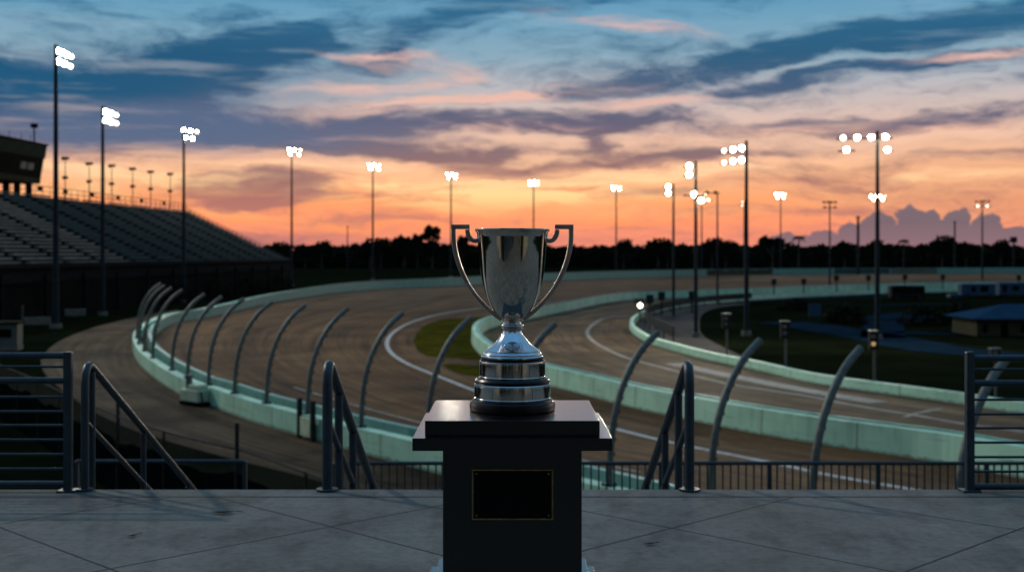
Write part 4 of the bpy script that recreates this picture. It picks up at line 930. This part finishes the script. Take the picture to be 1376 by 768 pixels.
small_sign(889, 424, 393, 'small dark box on a post, second right of the round lit marker lamp')
small_sign(930, 420, 392, 'small dark box on a post touching the dark infield mast')
q = G(860, 431); ml_ = empty('marker_lamp', q); tag(ml_, 'round lit marker lamp on a dark post at the nose of the infield wall', 'marker lamp')
s = q.y / F; zl = EYE - (410 - 341) / F * q.y - GZ
bm = bmesh.new(); tube(bm, [(0, 0, -.05), (0, 0, zl + .4)], .12, 8); from_bm('post', bm, MT['steeldark'], ml_)
bm = bmesh.new(); box(bm, (-.1, 0, zl + .55), (1.4, .4, .8), bevel=.08); from_bm('hood', bm, MT['steeldark'], ml_)
bm = bmesh.new(); tube(bm, [(0, -.2, zl), (0, -.42, zl)], .30, 16); from_bm('lens', bm, MT['marker'], ml_)

# ================================================================== INFIELD BUILDING AND VEHICLES
q = G(1313, 451.5); sh = empty('low_shed', q, 0); tag(sh, 'low olive shed with a blue sloping roof at the right edge of the infield', 'shed')
k = q.y / F
bm = bmesh.new(); box(bm, (9, 4, 1.0), (18, 8, 2.0)); from_bm('wall', bm, MT['shedwall'], sh)
bm = bmesh.new(); e0, e1 = -.8, 19
vs = [bm.verts.new(v) for v in ((e0, -.8, 2.0), (e1, -.8, 1.95), (e1, 8.8, 1.95), (e0, 8.8, 2.0), (4.6, 4, 3.5), (e1 - 4, 4, 3.5))]
for f in ((0, 1, 5, 4), (1, 2, 5), (2, 3, 4, 5), (3, 0, 4), (3, 2, 1, 0)): bm.faces.new([vs[i] for i in f])
from_bm('roof', bm, MT['roofblue'], sh)
for x_ in (.9, 3.1, 5.2, 7.4):
    bm = bmesh.new(); box(bm, (x_, -.03, 1.0 if x_ != 3.1 else .85), (.5 if x_ != 3.1 else .8, .08, 1.0 if x_ != 3.1 else 1.6)); from_bm('window' if x_ != 3.1 else 'door', bm, MT['glass_dark'], sh)
def vehicle(name, cat, lab, px, yb, wpx, hpx, mat, roof_r, wins, group=None, rz=0):
    q = G(px, yb); s = q.y / F; L_, H_ = wpx * s, hpx * s; Wd = 2.5
    r = empty(name, q, rz); bm = bmesh.new(); box(bm, (0, 0, H_ * .56), (L_, Wd, H_ * .86), bevel=roof_r); from_bm('body', bm, mat, r)
    for x_ in (-.33, .33):
        for y_ in (-1, 1):
            bm = bmesh.new(); tube(bm, [(x_ * L_, y_ * Wd * .5 - .14, .45), (x_ * L_, y_ * Wd * .5 + .14, .45)], .45, 14); from_bm('wheel', bm, MT['tyre'], r)
    for a, b, zc, zh in wins:
        bm = bmesh.new(); box(bm, ((a + b) / 2 * L_ - L_ / 2, -Wd / 2 - .01, zc * H_), ((b - a) * L_, .06, zh * H_), bevel=.02); from_bm('window', bm, MT['glass_dark'], r)
    return tag(r, lab, cat, group)
vehicle('bus', 'bus', 'dark parked bus in the infield before the far pit wall', 1218, 403, 46, 20, MT['bus'], .35, [(.06, .3, .68, .3), (.34, .6, .68, .3), (.64, .94, .68, .3)])
vehicle('camper_van', 'camper van', 'pale blue camper van right of the dark bus, dark side windows', 1312, 399.5, 46, 19, MT['rv'], .2, [(.3, .42, .6, .34), (.56, .78, .62, .4)], 'camper vans in the paddock')
vehicle('camper_van', 'camper van', 'pale blue camper van cut by the right edge of the photo', 1362, 399, 44, 20, MT['rv'], .2, [(.1, .22, .6, .4), (.4, .6, .62, .3)], 'camper vans in the paddock')
vehicle('parked_car', 'car', 'small pale blue car parked left of the camper vans', 1283, 401, 18, 6, MT['rv'], .25, [(.25, .75, .75, .3)])
q = G(1095, 430); k = empty('sign_board', q); tag(k, 'pale square board standing on an infield road left of the near right mast', 'board')
bm = bmesh.new(); box(bm, (0, 0, 1.45), (1.75, .12, 1.75)); from_bm('board', bm, MT['rv'], k)
for x_ in (-.7, .7):
    bm = bmesh.new(); box(bm, (x_, .1, 1.1), (.1, .1, 2.2)); from_bm('leg', bm, MT['steeldark'], k)
for k, (px, y, wd, ht, lab) in enumerate(((1135, 434, 6.5, 2.6, 'dark bush left of the near right mast, behind the pale board'), (1240, 436, 7, 2.8, 'dark bush between the infield roads, left of the low shed'), (1285, 434, 6, 3.2, 'dark bush just left of the blue shed roof'), (1070, 417, 7, 2.2, 'dark bush behind the pale square board'), (238, 406, 7.5, 4.0, 'dark bush behind the tips of the crowded curved posts'), (285, 399, 9, 4.6, 'dark bush below the third mast, between the stand and the far wall'), (333, 394, 9, 4.4, 'dark bush before the stand front, halfway between the third and fourth masts'), (376, 390, 8, 4.6, 'dark bush at the low end of the grandstand, left of its mast'))):
    bm = bmesh.new()
    for j in range(420):
        th = random.uniform(0, 6.283); ph = math.acos(random.uniform(0, 1)); rr = random.uniform(.55, 1) ; c_ = Vector((math.cos(th) * math.sin(ph) * wd / 2, math.sin(th) * math.sin(ph) * 1.6, math.cos(ph) * ht)) * rr
        m_ = Matrix.Translation(c_) @ Matrix.Rotation(random.uniform(0, 6), 4, 'Z') @ Matrix.Rotation(random.uniform(0, 3), 4, 'X')
        sc = random.uniform(.14, .34); bm.faces.new([bm.verts.new(m_ @ Vector(v)) for v in ((-sc, 0, -sc * .6), (sc, 0, -sc * .4), (sc * .5, 0, sc), (-sc * .6, .1, sc * .7))])
    me = bpy.data.meshes.new('bush'); bm.to_mesh(me); bm.free(); o = link('bush', me, MT['leaf'], loc=G(px, y)); tag(o, lab, 'bush', 'dark bushes in the infield' if px > 600 else 'dark bushes between the stand and the track')

# ================================================================== WOODS
def top_y(px):
    P = [(300, 335), (345, 333), (370, 329), (400, 331), (430, 328.5), (470, 331), (497, 326), (520, 329), (545, 324), (577, 325), (600, 327), (640, 328), (700, 330), (760, 331), (800, 332), (822, 330), (838, 326), (853, 331), (878, 324), (905, 330), (935, 329), (960, 325), (990, 329), (1010, 331), (1030, 327), (1060, 327), (1080, 330), (1100, 331), (1135, 328), (1160, 330), (1180, 327), (1215, 330), (1250, 329), (1268, 325), (1290, 327), (1310, 329), (1340, 329), (1376, 331), (1500, 328), (1900, 330)]
    for (a, b), (c, d) in zip(P, P[1:]):
        if a <= px <= c: return b + (d - b) * (px - a) / (c - a)
    return 331
rnd = random.Random(3)
vs = []; fs = []
def leafquad(c, sc):
    th = rnd.uniform(0, 6.283); a = Vector((math.cos(th), math.sin(th) * .6, rnd.uniform(-.6, .6))) * sc; b = Vector((rnd.uniform(-.5, .5), rnd.uniform(-.6, .6), 1)).normalized() * sc
    k = len(vs); vs.extend([c - a - b * .7, c + a * .8 - b, c + a + b * .6, c - a * .5 + b]); fs.append((k, k + 1, k + 2, k + 3))
for j in range(21000):
    px = rnd.uniform(150, 1640); d = rnd.uniform(835, 900); jag = 3.4 * math.sin(px * .17) + 2.4 * math.sin(px * .43 + 1) + 1.6 * math.sin(px * 1.1)
    zt = EYE + (341 - (top_y(px) + 1.0 + .35 * jag)) / F * 835 - GZ
    lowq = j % 3 == 0; z = zt * (rnd.uniform(0, .72) if lowq else 1 - rnd.random() ** 1.35); leafquad(Vector(((px - 688) / F * d, d, GZ + z)), rnd.uniform(1.8, 3.0) if lowq else rnd.uniform(.8, 2.0))
me = bpy.data.meshes.new('far_woods'); me.from_pydata(vs, [], fs); o = link('far_woods', me, MT['leaf']); o['kind'] = 'stuff'; tag(o, 'black mass of distant woods along the horizon', 'woods')
def tree_mesh(seed, kind):
    global vs, fs
    r = random.Random(seed); vs = []; fs = []
    lobes = []
    if kind == 'round': lobes = [(Vector((r.uniform(-3.4, 3.4), r.uniform(-2, 2), r.uniform(7.5, 13.0))), r.uniform(1.6, 3.0)) for _ in range(10)]
    elif kind == 'airy': lobes = [(Vector((r.uniform(-3.2, 3.2), r.uniform(-2, 2), r.uniform(8, 16.5))), r.uniform(1.0, 2.0)) for _ in range(12)]
    elif kind == 'flat': lobes = [(Vector((r.uniform(-6, 6), r.uniform(-2, 2), r.uniform(11, 13))), r.uniform(1.2, 1.9)) for _ in range(12)]
    for c, R in lobes:
        for _ in range(70):
            v = Vector((r.gauss(0, 1), r.gauss(0, 1), r.gauss(0, 1))).normalized() * R * r.uniform(.5, 1.08); leafquad(c + v, r.uniform(.3, .75))
    if kind == 'palm':
        for k in range(15):
            th = k / 15 * 6.283; L_ = r.uniform(2.8, 3.6); dr = r.uniform(-.2, .9)
            for s in range(8):
                t = (s + .5) / 8; c = Vector((math.cos(th) * L_ * t, math.sin(th) * L_ * t, 13.5 + dr * L_ * t - 2.4 * t * t)); leafquad(c, .42 * (1.15 - t * .6))
    me = bpy.data.meshes.new('crown'); me.from_pydata(vs, [], fs); me.materials.append(MT['leaf'])
    bm = bmesh.new(); h = 13.4 if kind == 'palm' else 10
    tube(bm, smooth_path([Vector((0, 0, -.2)), Vector((.15, 0, h * .4)), Vector((-.1, .1, h))], 8), .3, 8, radii=[.42, .38, .35, .32, .29, .26, .22, .18])
    if kind != 'palm':
        for c, R in lobes[:6]: tube(bm, [Vector((0, 0, h * .5)), Vector((c.x * .5, c.y * .5, h * .72)), c], .12, 6, radii=[.2, .14, .06])
    mt = bpy.data.meshes.new('trunk'); bm.to_mesh(mt); bm.free(); mt.materials.append(MT['bark']); return me, mt
TM = {k: [tree_mesh(sd, k) for sd in sds] for k, sds in {'round': (11, 12, 13), 'airy': (21, 22), 'flat': (31,), 'palm': (41,)}.items()}
TREES = [(372, 327, 'round', 0, 'rounded dark tree just left of the mast at the end of the stand'), (410, 328, 'round', 1, 'rounded dark tree just right of the mast at the end of the stand'), (432, 326.5, 'round', 2, 'low rounded dark tree, second right of the mast at the stand end'),
         (497, 322, 'round', 0, 'dark tree directly behind the mast left of the tall clump'), (512, 323, 'round', 2, 'dark tree touching the right side of the mast before the tall clump'), (543, 316, 'round', 1, 'broad dark tree forming the left half of the tall clump'), (561, 318, 'airy', 1, 'open crowned tree in the middle of the tall clump'), (581, 309.5, 'airy', 0, 'tallest airy tree of the clump, left of the trophy handle'), (622, 320, 'airy', 1, 'airy tree seen through the left trophy handle'),
         (838, 324.5, 'round', 2, 'dark tree directly behind the lit mast right of the cup'), (884, 322, 'round', 0, 'broad dark tree just left of the short infield mast'), (897, 324, 'round', 1, 'dark tree behind the short infield mast'), (957, 322.5, 'round', 2, 'broad dark tree behind the infield mast with one dim lamp'), (975, 325, 'round', 0, 'dark tree just left of the tallest infield mast'), (1038, 321, 'flat', 0, 'wide flat topped tree behind the lit mast right of the tallest infield mast'), (1073, 317, 'palm', 0, 'dark spiky palm left of the unlit mast'),
         (1135, 324, 'round', 1, 'rounded dark tree left of the thick bare pole'), (1177, 325, 'round', 2, 'dark tree at the foot of the near right mast'), (1214, 322, 'palm', 0, 'dark spiky palm right of the near right mast'), (1266, 319, 'round', 0, 'tall rounded dark tree left of the thin pole before the clouds'), (1298, 325, 'round', 1, 'low dark tree right of the thin pole before the clouds'), (1345, 325, 'round', 2, 'broad low dark tree right of the mast with dim lamps')]
HT = {'round': 15.3, 'airy': 18, 'flat': 14.3, 'palm': 15.6}
for px, yt, kind, var, lab in TREES:
    d = 815; q = Vector(((px - 688) / F * d, d, GZ)); ht = EYE + (341 - yt) / F * d - GZ
    r = empty('palm_tree' if kind == 'palm' else 'tree', q, random.uniform(-.4, .4)); cm_, tm_ = TM[kind][var % len(TM[kind])]
    o = bpy.data.objects.new('trunk', tm_); C.objects.link(o); o.parent = r
    o = bpy.data.objects.new('crown', cm_); C.objects.link(o); o.parent = r
    k = ht / HT[kind] * 1.1; r.scale = (k * (1.0 if kind != 'round' else 1.1), k, k); tag(r, lab, 'palm' if kind == 'palm' else 'tree', 'trees standing out of the woods')

# ================================================================== CONCOURSE RAILINGS
def guard(x0, x1, post_x, lab, dz=0.0):
    """guard panel at the head of the stairs: posts, three thick rails, thin bars between"""
    r = empty('guard_railing', ((x0 + x1) / 2, 9.42, 0)); c = Vector(((x0 + x1) / 2, 9.42, 0))
    def bar(name, z, rad, a=x0, b=x1):
        bm = bmesh.new(); tube(bm, [Vector((a, 9.42, z)) - c, Vector((b, 9.42, z)) - c], rad, 12); return from_bm(name, bm, MT['rail'], r, True, angle=50)
    for z in (1.03, .84, .055): bar('rail', z + dz, .025)
    for z in (.945, .715, .605, .50, .39, .28, .17): bar('bar', z + dz, .010)
    for px_ in post_x:
        bm = bmesh.new(); box(bm, Vector((px_, 9.42, .515)) - c, (.062, .062, 1.09), bevel=.012); from_bm('post', bm, MT['rail'], r)
        bm = bmesh.new(); box(bm, Vector((px_, 9.42, .005)) - c, (.14, .13, .02), bevel=.004); from_bm('foot_plate', bm, MT['rail'], r)
    return tag(r, lab, 'guard rail', 'guard panels either side of the stairs')
guard(-6.6, -3.37, (-3.37, -5.0, -6.6), 'blue grey guard panel of horizontal rails at the left end of the stair head')
guard(3.475, 6.7, (3.475, 5.1, 6.7), 'blue grey guard panel of horizontal rails at the right end of the stair head', -.02)
def handrail(x, lab, double=False, r_=.032):
    r = empty('stair_handrail', (x, 9.44, 0)); 
    path = [Vector((0, 0, 0)), Vector((0, 0, .80)), Vector((0, .012, .88)), Vector((0, .05, .935)), Vector((0, .11, .945)), Vector((0, .18, .915))]
    path += [Vector((0, .25 + .35 * k, .88 - .175 * k)) for k in range(13)]
    bm = bmesh.new(); tube(bm, path, r_, 14); from_bm('top_rail', bm, MT['rail'], r, True, angle=60)
    bm = bmesh.new(); tube(bm, [Vector((0, .02 + .3 * k, .52 - .15 * k)) for k in range(15)], r_ * .68, 10); from_bm('mid_rail', bm, MT['rail'], r, True, angle=60)
    for y_ in (.16 if double else .62, 1.5, 3.0):
        bm = bmesh.new(); tube(bm, [Vector((0, y_, -.5 * y_ - .1)), Vector((0, y_, .90 - .5 * (y_ - .2) - .03))], r_ * .85, 12); from_bm('post', bm, MT['rail'], r, True, angle=60)
    bm = bmesh.new(); tube(bm, [(0, 0, 0), (0, 0, .018)], r_ * 2.1, 18); from_bm('foot_plate', bm, MT['rail'], r)
    return tag(r, lab, 'handrail', 'handrails down the stairs')
handrail(-3.25, 'stair handrail beside the left guard panel, sloping down to the right', True, .03)
handrail(-1.405, 'stair handrail left of the pedestal, in front of the wall gate', False, .04)
handrail(1.35, 'stair handrail right of the pedestal, sloping down behind it', False, .038)
# terrace fence, two runs
def terrace_fence(x0, x1, y, zt, zb, step, lab, bal=True):
    r = empty('terrace_fence', ((x0 + x1) / 2, y, -2.3)); c = Vector(((x0 + x1) / 2, y, -2.3))
    for z, rad, nm in ((zt, .028, 'top_rail'), (zb, .02, 'bottom_rail')):
        bm = bmesh.new(); tube(bm, [Vector((x0, y, z)) - c, Vector((x1, y, z)) - c], rad, 8); from_bm(nm, bm, MT['rail2'], r)
    n = round((x1 - x0) / step)
    bme = None; pme = None
    for k in range(n + 1):
        x = x0 + (x1 - x0) * k / n; post = k % 14 == 0
        if post:
            bm = bmesh.new(); box(bm, Vector((0, 0, (zt + 2.3) / 2)), (.06, .06, zt + 2.3)); from_bm('post', bm, MT['rail2'], r, loc=(x - c.x, 0, 0))
        elif bal:
            if bme is None:
                bm = bmesh.new(); box(bm, Vector((0, 0, (zt + zb) / 2 + 2.3)), (.022, .022, zt - zb)); o = from_bm('baluster', bm, MT['rail2'], r, loc=(x - c.x, 0, 0)); bme = o
            else:
                o = bme.copy(); C.objects.link(o); o.parent = r; o.location = (x - c.x, 0, 0)
    return tag(r, lab, 'fence', 'fences along the lower terrace')
terrace_fence(-2.58, 7.6, 18.1, -1.25, -2.2, .113, 'low teal baluster fence beyond the stairs, running behind the pedestal')
terrace_fence(-6.35, -3.9, 18.1, -1.22, -2.2, .175, 'plain blue rail fence on the lower terrace behind the left handrail', False)
# dry leaves on the concrete
for k, (px, y, s_, rz, lab) in enumerate(((300, 690, .085, .2, 'dry dark leaf lying near the left guard panel shadow'), (178, 721, .05, 1.0, 'small dry leaf on the concrete at lower left'), (873, 732, .05, .5, 'small dry leaf on the concrete right of the pedestal'))):
    d = EYE * F / (y - 341); q = Vector(((px - 688) / F * d, d, .006)); bm = bmesh.new(); ring = []
    prof = [(-1, 0), (-.55, .28), (0, .36), (.5, .24), (1, 0), (.5, -.22), (0, -.33), (-.5, -.26)]
    top = [bm.verts.new(Vector((x, y_, .05 + .12 * abs(y_) + .1 * x * x)) * s_) for x, y_ in prof]; ctr = bm.verts.new((0, 0, .03 * s_))
    for i in range(8): bm.faces.new((top[i], top[(i + 1) % 8], ctr))
    bmesh.ops.solidify(bm, geom=bm.faces[:], thickness=.002)
    tube(bm, [Vector((.95, 0, .13)) * s_, Vector((1.5, .1, .06)) * s_], .002, 5)
    o = from_bm('dry_leaf', bm, MT['dryleaf'], loc=q); o.rotation_euler = (0, 0, rz); tag(o, lab, 'leaf', 'dry leaves on the concrete')

# ================================================================== PEDESTAL
PX, PY = 0.0015, 6.0
ped = empty('pedestal', (PX, PY, 0)); tag(ped, 'black square pedestal with a stepped top and a blank plaque, under the trophy', 'pedestal')
def slab(name, w, z0, z1, mat=None, bev=.002):
    bm = bmesh.new(); box(bm, (0, 0, (z0 + z1) / 2), (w, w, z1 - z0), bevel=bev); return from_bm(name, bm, mat or MT['ped'], ped)
TOP = 1.047
slab('top_slab', .79, .9765, TOP); slab('lower_slab', .896, .919, .9760)
slab('column', .637, .24, .9185, bev=.005); slab('plinth', .749, .187, .2395); slab('plinth', .835, .09, .1865); slab('plinth', .92, 0.0, .0895)
fy = -.637 / 2
bm = bmesh.new(); box(bm, (0, fy - .004, .693 + .0), (.352, .008, .212), bevel=.001); pq = from_bm('plaque', bm, MT['plaque'], ped)
PZ = EYE - (663.5 - 341) / F * (PY + fy) ; pq.location = (.0012, 0, PZ - .693)
bm = bmesh.new(); W_, H_ = .372, .231; t_ = .0065
for (cx_, cz_, w_, h_) in ((0, H_ / 2 - t_ / 2, W_, t_), (0, -H_ / 2 + t_ / 2, W_, t_), (-W_ / 2 + t_ / 2, 0, t_, H_ - 2 * t_), (W_ / 2 - t_ / 2, 0, t_, H_ - 2 * t_)): box(bm, (cx_, fy - .005, .693 + cz_), (w_, .010, h_), bevel=.001)
from_bm('frame', bm, MT['brass'], pq)
for sx_ in (-1, 1):
    for sz_ in (-1, 1):
        bm = bmesh.new(); tube(bm, [(sx_ * .165, fy - .007, .693 + sz_ * .095), (sx_ * .165, fy - .0115, .693 + sz_ * .095)], .0045, 12); from_bm('screw', bm, MT['brass'], pq)

# ================================================================== TROPHY
tr = empty('trophy', (PX, PY, TOP)); tag(tr, 'large two handled silver trophy cup on a tiered black and silver base, on the pedestal', 'trophy')
K = PY / F
def zz(y): return EYE + (341 - y) * K - TOP
def part(name, prof, mat, seg=96, ang=28):
    bm = bmesh.new(); lathe(bm, [(r * K, zz(y)) for r, y in prof], seg); return from_bm(name, bm, MT[mat], tr, True, angle=ang)
B0 = 550.3
part('base', [(0, 550.2), (56.2, 550.2), (57.4, 549), (57.8, 546), (57.5, 541.5), (56.2, 538.4), (54.2, 537.2), (53.6, 535.5), (52.6, 535), (0, 535)], 'ebony')
part('lower_band', [(50.6, 534.8), (51.2, 534), (51.2, 533), (50.7, 532.4), (50.7, 516.5), (51.2, 516), (51.2, 515), (50.4, 514.2), (0, 514.2)], 'silver_band')
def plates(r, y0, y1, par):
    for k in range(12):
        bm = bmesh.new(); g = []
        for j in range(9):
            th = math.radians(-90 + 30 * k + 1.2 + 27.6 * j / 8)
            g.append([bm.verts.new((q * K * math.cos(th), q * K * math.sin(th), zz(y))) for q, y in ((r - .3, y0 + .3), (r + .45, y0), (r + .55, (y0 + y1) / 2), (r + .45, y1), (r - .3, y1 - .3))])
        for a_, b2 in zip(g, g[1:]):
            for i in range(4): bm.faces.new((a_[i], a_[i + 1], b2[i + 1], b2[i]))
        from_bm('plate', bm, MT['silver_band'], par, True, angle=40)
lb_ = bpy.data.objects['lower_band']; plates(50.7, 517.6, 531.4, lb_)
part('middle_ring', [(47, 514), (49.6, 513.6), (50.4, 511.8), (50.2, 509.8), (48.6, 507.6), (46, 506.4), (0, 506.4)], 'ebony')
part('upper_band', [(43.6, 506.2), (44.2, 505.6), (44.2, 504.6), (43.8, 504), (43.8, 486), (44.3, 485.4), (44.2, 484.4), (43.2, 483.8), (0, 483.8)], 'silver_band')
plates(43.8, 487.2, 502.8, bpy.data.objects['upper_band'])
part('upper_ring', [(41.5, 483.6), (42.8, 483), (42.8, 481.6), (41.6, 480.8), (0, 480.8)], 'ebony')
part('foot', [(40.6, 480.6), (42.0, 479.8), (42.0, 478.2), (40.4, 477.4), (39.6, 476.4), (40.2, 475.2), (39.6, 473.8), (37.6, 472.8), (36.6, 471.6), (37.2, 470.6), (35.6, 469.4), (32.4, 467.4), (28.2, 464.6), (24.2, 461.2), (20.6, 457.4), (17.4, 453.2), (14.8, 449.6), (13.1, 446.6), (12.5, 444.4)], 'silver_foot', ang=60)
part('stem', [(12.4, 444.6), (12.9, 443.8), (12.7, 442.8), (14.2, 441.8), (14.6, 440.4), (13.4, 439.4), (15.0, 438.6), (15.4, 437.2), (14.6, 435.9), (12.9, 435.3), (12.2, 434), (12.5, 431), (12.4, 428.4), (11.2, 426.6), (9.6, 425.6), (9.4, 424)], 'silver_chased', ang=60)
CUP = [(0, 430.6), (5, 430.6), (9.5, 430.2), (13.5, 429), (16.6, 427), (19.8, 424), (23.6, 419.4), (27.6, 413.4), (31.4, 406.6), (34.6, 399.6), (37.2, 392.4), (39.4, 384), (41.4, 374), (43.0, 363), (44.4, 349), (45.6, 336), (46.5, 326), (47.1, 318), (47.6, 313.2), (48.6, 311.6), (50.2, 309.6), (50.6, 308.2), (50.0, 307.2), (48.6, 307.6)]
INN = [(46.4, 312.5), (45.6, 325), (43.8, 346), (41.2, 371), (37.4, 390), (31.4, 404), (22, 416), (12, 422.6), (0, 424.6)]
part('cup', CUP + INN, 'silver', 128, 60)
def hp(pts): return [Vector(((x - 688.5) * K, 0, zz(y))) for x, y in pts]
HND = [(643.2, 322.6), (639.5, 323.4), (635.6, 322.9), (632.2, 320.4), (629.8, 316.6), (628.6, 312), (628.2, 308.4)]
path = smooth_path(hp(HND), 24)
corner = hp([(628.0, 305.2), (627.0, 305.0)]); barp = hp([(624, 304.9), (618, 304.9), (612.4, 304.9)])
down = smooth_path(hp([(609.4, 306.6), (609.5, 316), (610.6, 329), (613.2, 343), (617.4, 357), (623.4, 371), (631.0, 385), (640.4, 398), (650, 409), (659, 417.6), (667, 424.2), (674, 429)]), 44)
for sgn in (1, -1):
    bm = bmesh.new()
    def mir(ps): return [Vector((p.x * sgn, p.y, p.z)) for p in ps]
    ref = (0, 1, 0)
    rect_sweep(bm, mir(path), 6.4 * K, 9.5 * K, ref)
    box(bm, Vector((sgn * (618.9 - 688.5) * K, 0, zz(304.7))), (25.0 * K, 9.5 * K, 6.2 * K), bevel=.0022)
    n = len(down); wu = [(6.9 - 1.6 * i / (n - 1)) * K for i in range(n)]
    rect_sweep(bm, mir(down), wu, 9.5 * K, ref)
    from_bm('handle', bm, MT['handle'], tr, True, angle=40)
# oval emblem on the foot
bm = bmesh.new(); rings = []
yc, half_w = 461.8, 11.5
for (f, lift) in ((1.0, 0.0), (1.0, 1.0), (.86, 1.5), (.78, 1.0), (.4, 1.5), (0.0, 1.7)):
    ring = []
    for k in range(36):
        th = 2 * math.pi * k / 36; x = half_w * f * math.cos(th); y = yc - 6.4 * f * math.sin(th) * (1.0 if math.sin(th) > 0 else .95) + 2.2
        yc2 = min(max(y, 446.6), 469.4); fr_ = [(35.6, 469.4), (32.4, 467.4), (28.2, 464.6), (24.2, 461.2), (20.6, 457.4), (17.4, 453.2), (14.8, 449.6), (13.1, 446.6)]
        R = 13.1
        for (ra, ya), (rb, yb_) in zip(fr_, fr_[1:]):
            if yb_ <= yc2 <= ya: R = ra + (rb - ra) * (ya - yc2) / (ya - yb_)
        R += .2 + lift; x = min(abs(x), R * .95) * (1 if x >= 0 else -1)
        ring.append(bm.verts.new((x * K, -math.sqrt(max(R * R - x * x, .01)) * K, zz(yc2))))
    rings.append(ring)
for a, b in zip(rings, rings[1:]):
    for k in range(36): bm.faces.new((a[k], a[(k + 1) % 36], b[(k + 1) % 36], b[k]))
from_bm('emblem', bm, MT['silver_chased'], tr, True, angle=40)

# ================================================================== BEHIND THE VIEWER (seen in the silver)
def concourse_building(x, rz, lab, ln, far=False):
    r = empty('concourse_building', (x[0], x[1], 0), rz); tag(r, lab, 'building', 'concourse buildings')
    bm = bmesh.new(); box(bm, (0, 2, 4.2), (ln, 4, 8.4)); from_bm('wall', bm, MT['bldg'], r)
    bm = bmesh.new(); box(bm, (0, 1.2, 8.56), (ln + .6, 6.6, .3), bevel=.03); from_bm('roof', bm, MT['black'], r)
    n = int(ln / 4)
    for k in range(n + 1):
        xx = -ln / 2 + .4 + (ln - .8) * k / n; bm = bmesh.new(); box(bm, (xx, -1.4, 4.2), (.6, .6, 8.4), bevel=.02); from_bm('column', bm, MT['black'], r)
        if k < n:
            bm = bmesh.new(); box(bm, (xx + (ln - .8) / n / 2, -.04, 2.0 if k % 2 else 4.6), (2.2, .1, 3.8 if k % 2 else 5.0)); from_bm('door' if k % 2 else 'window', bm, MT['glass_dark'] if k % 2 else MT['panel'], r)
concourse_building((-6.2, -15.6), math.radians(90), 'low block building along the left of the concourse behind the viewer', 28)
concourse_building((6.2, -15.6), math.radians(-90), 'low block building along the right of the concourse behind the viewer', 28)
concourse_building((0, -7.5), math.radians(180), 'low block building closing the concourse behind the viewer', 11)
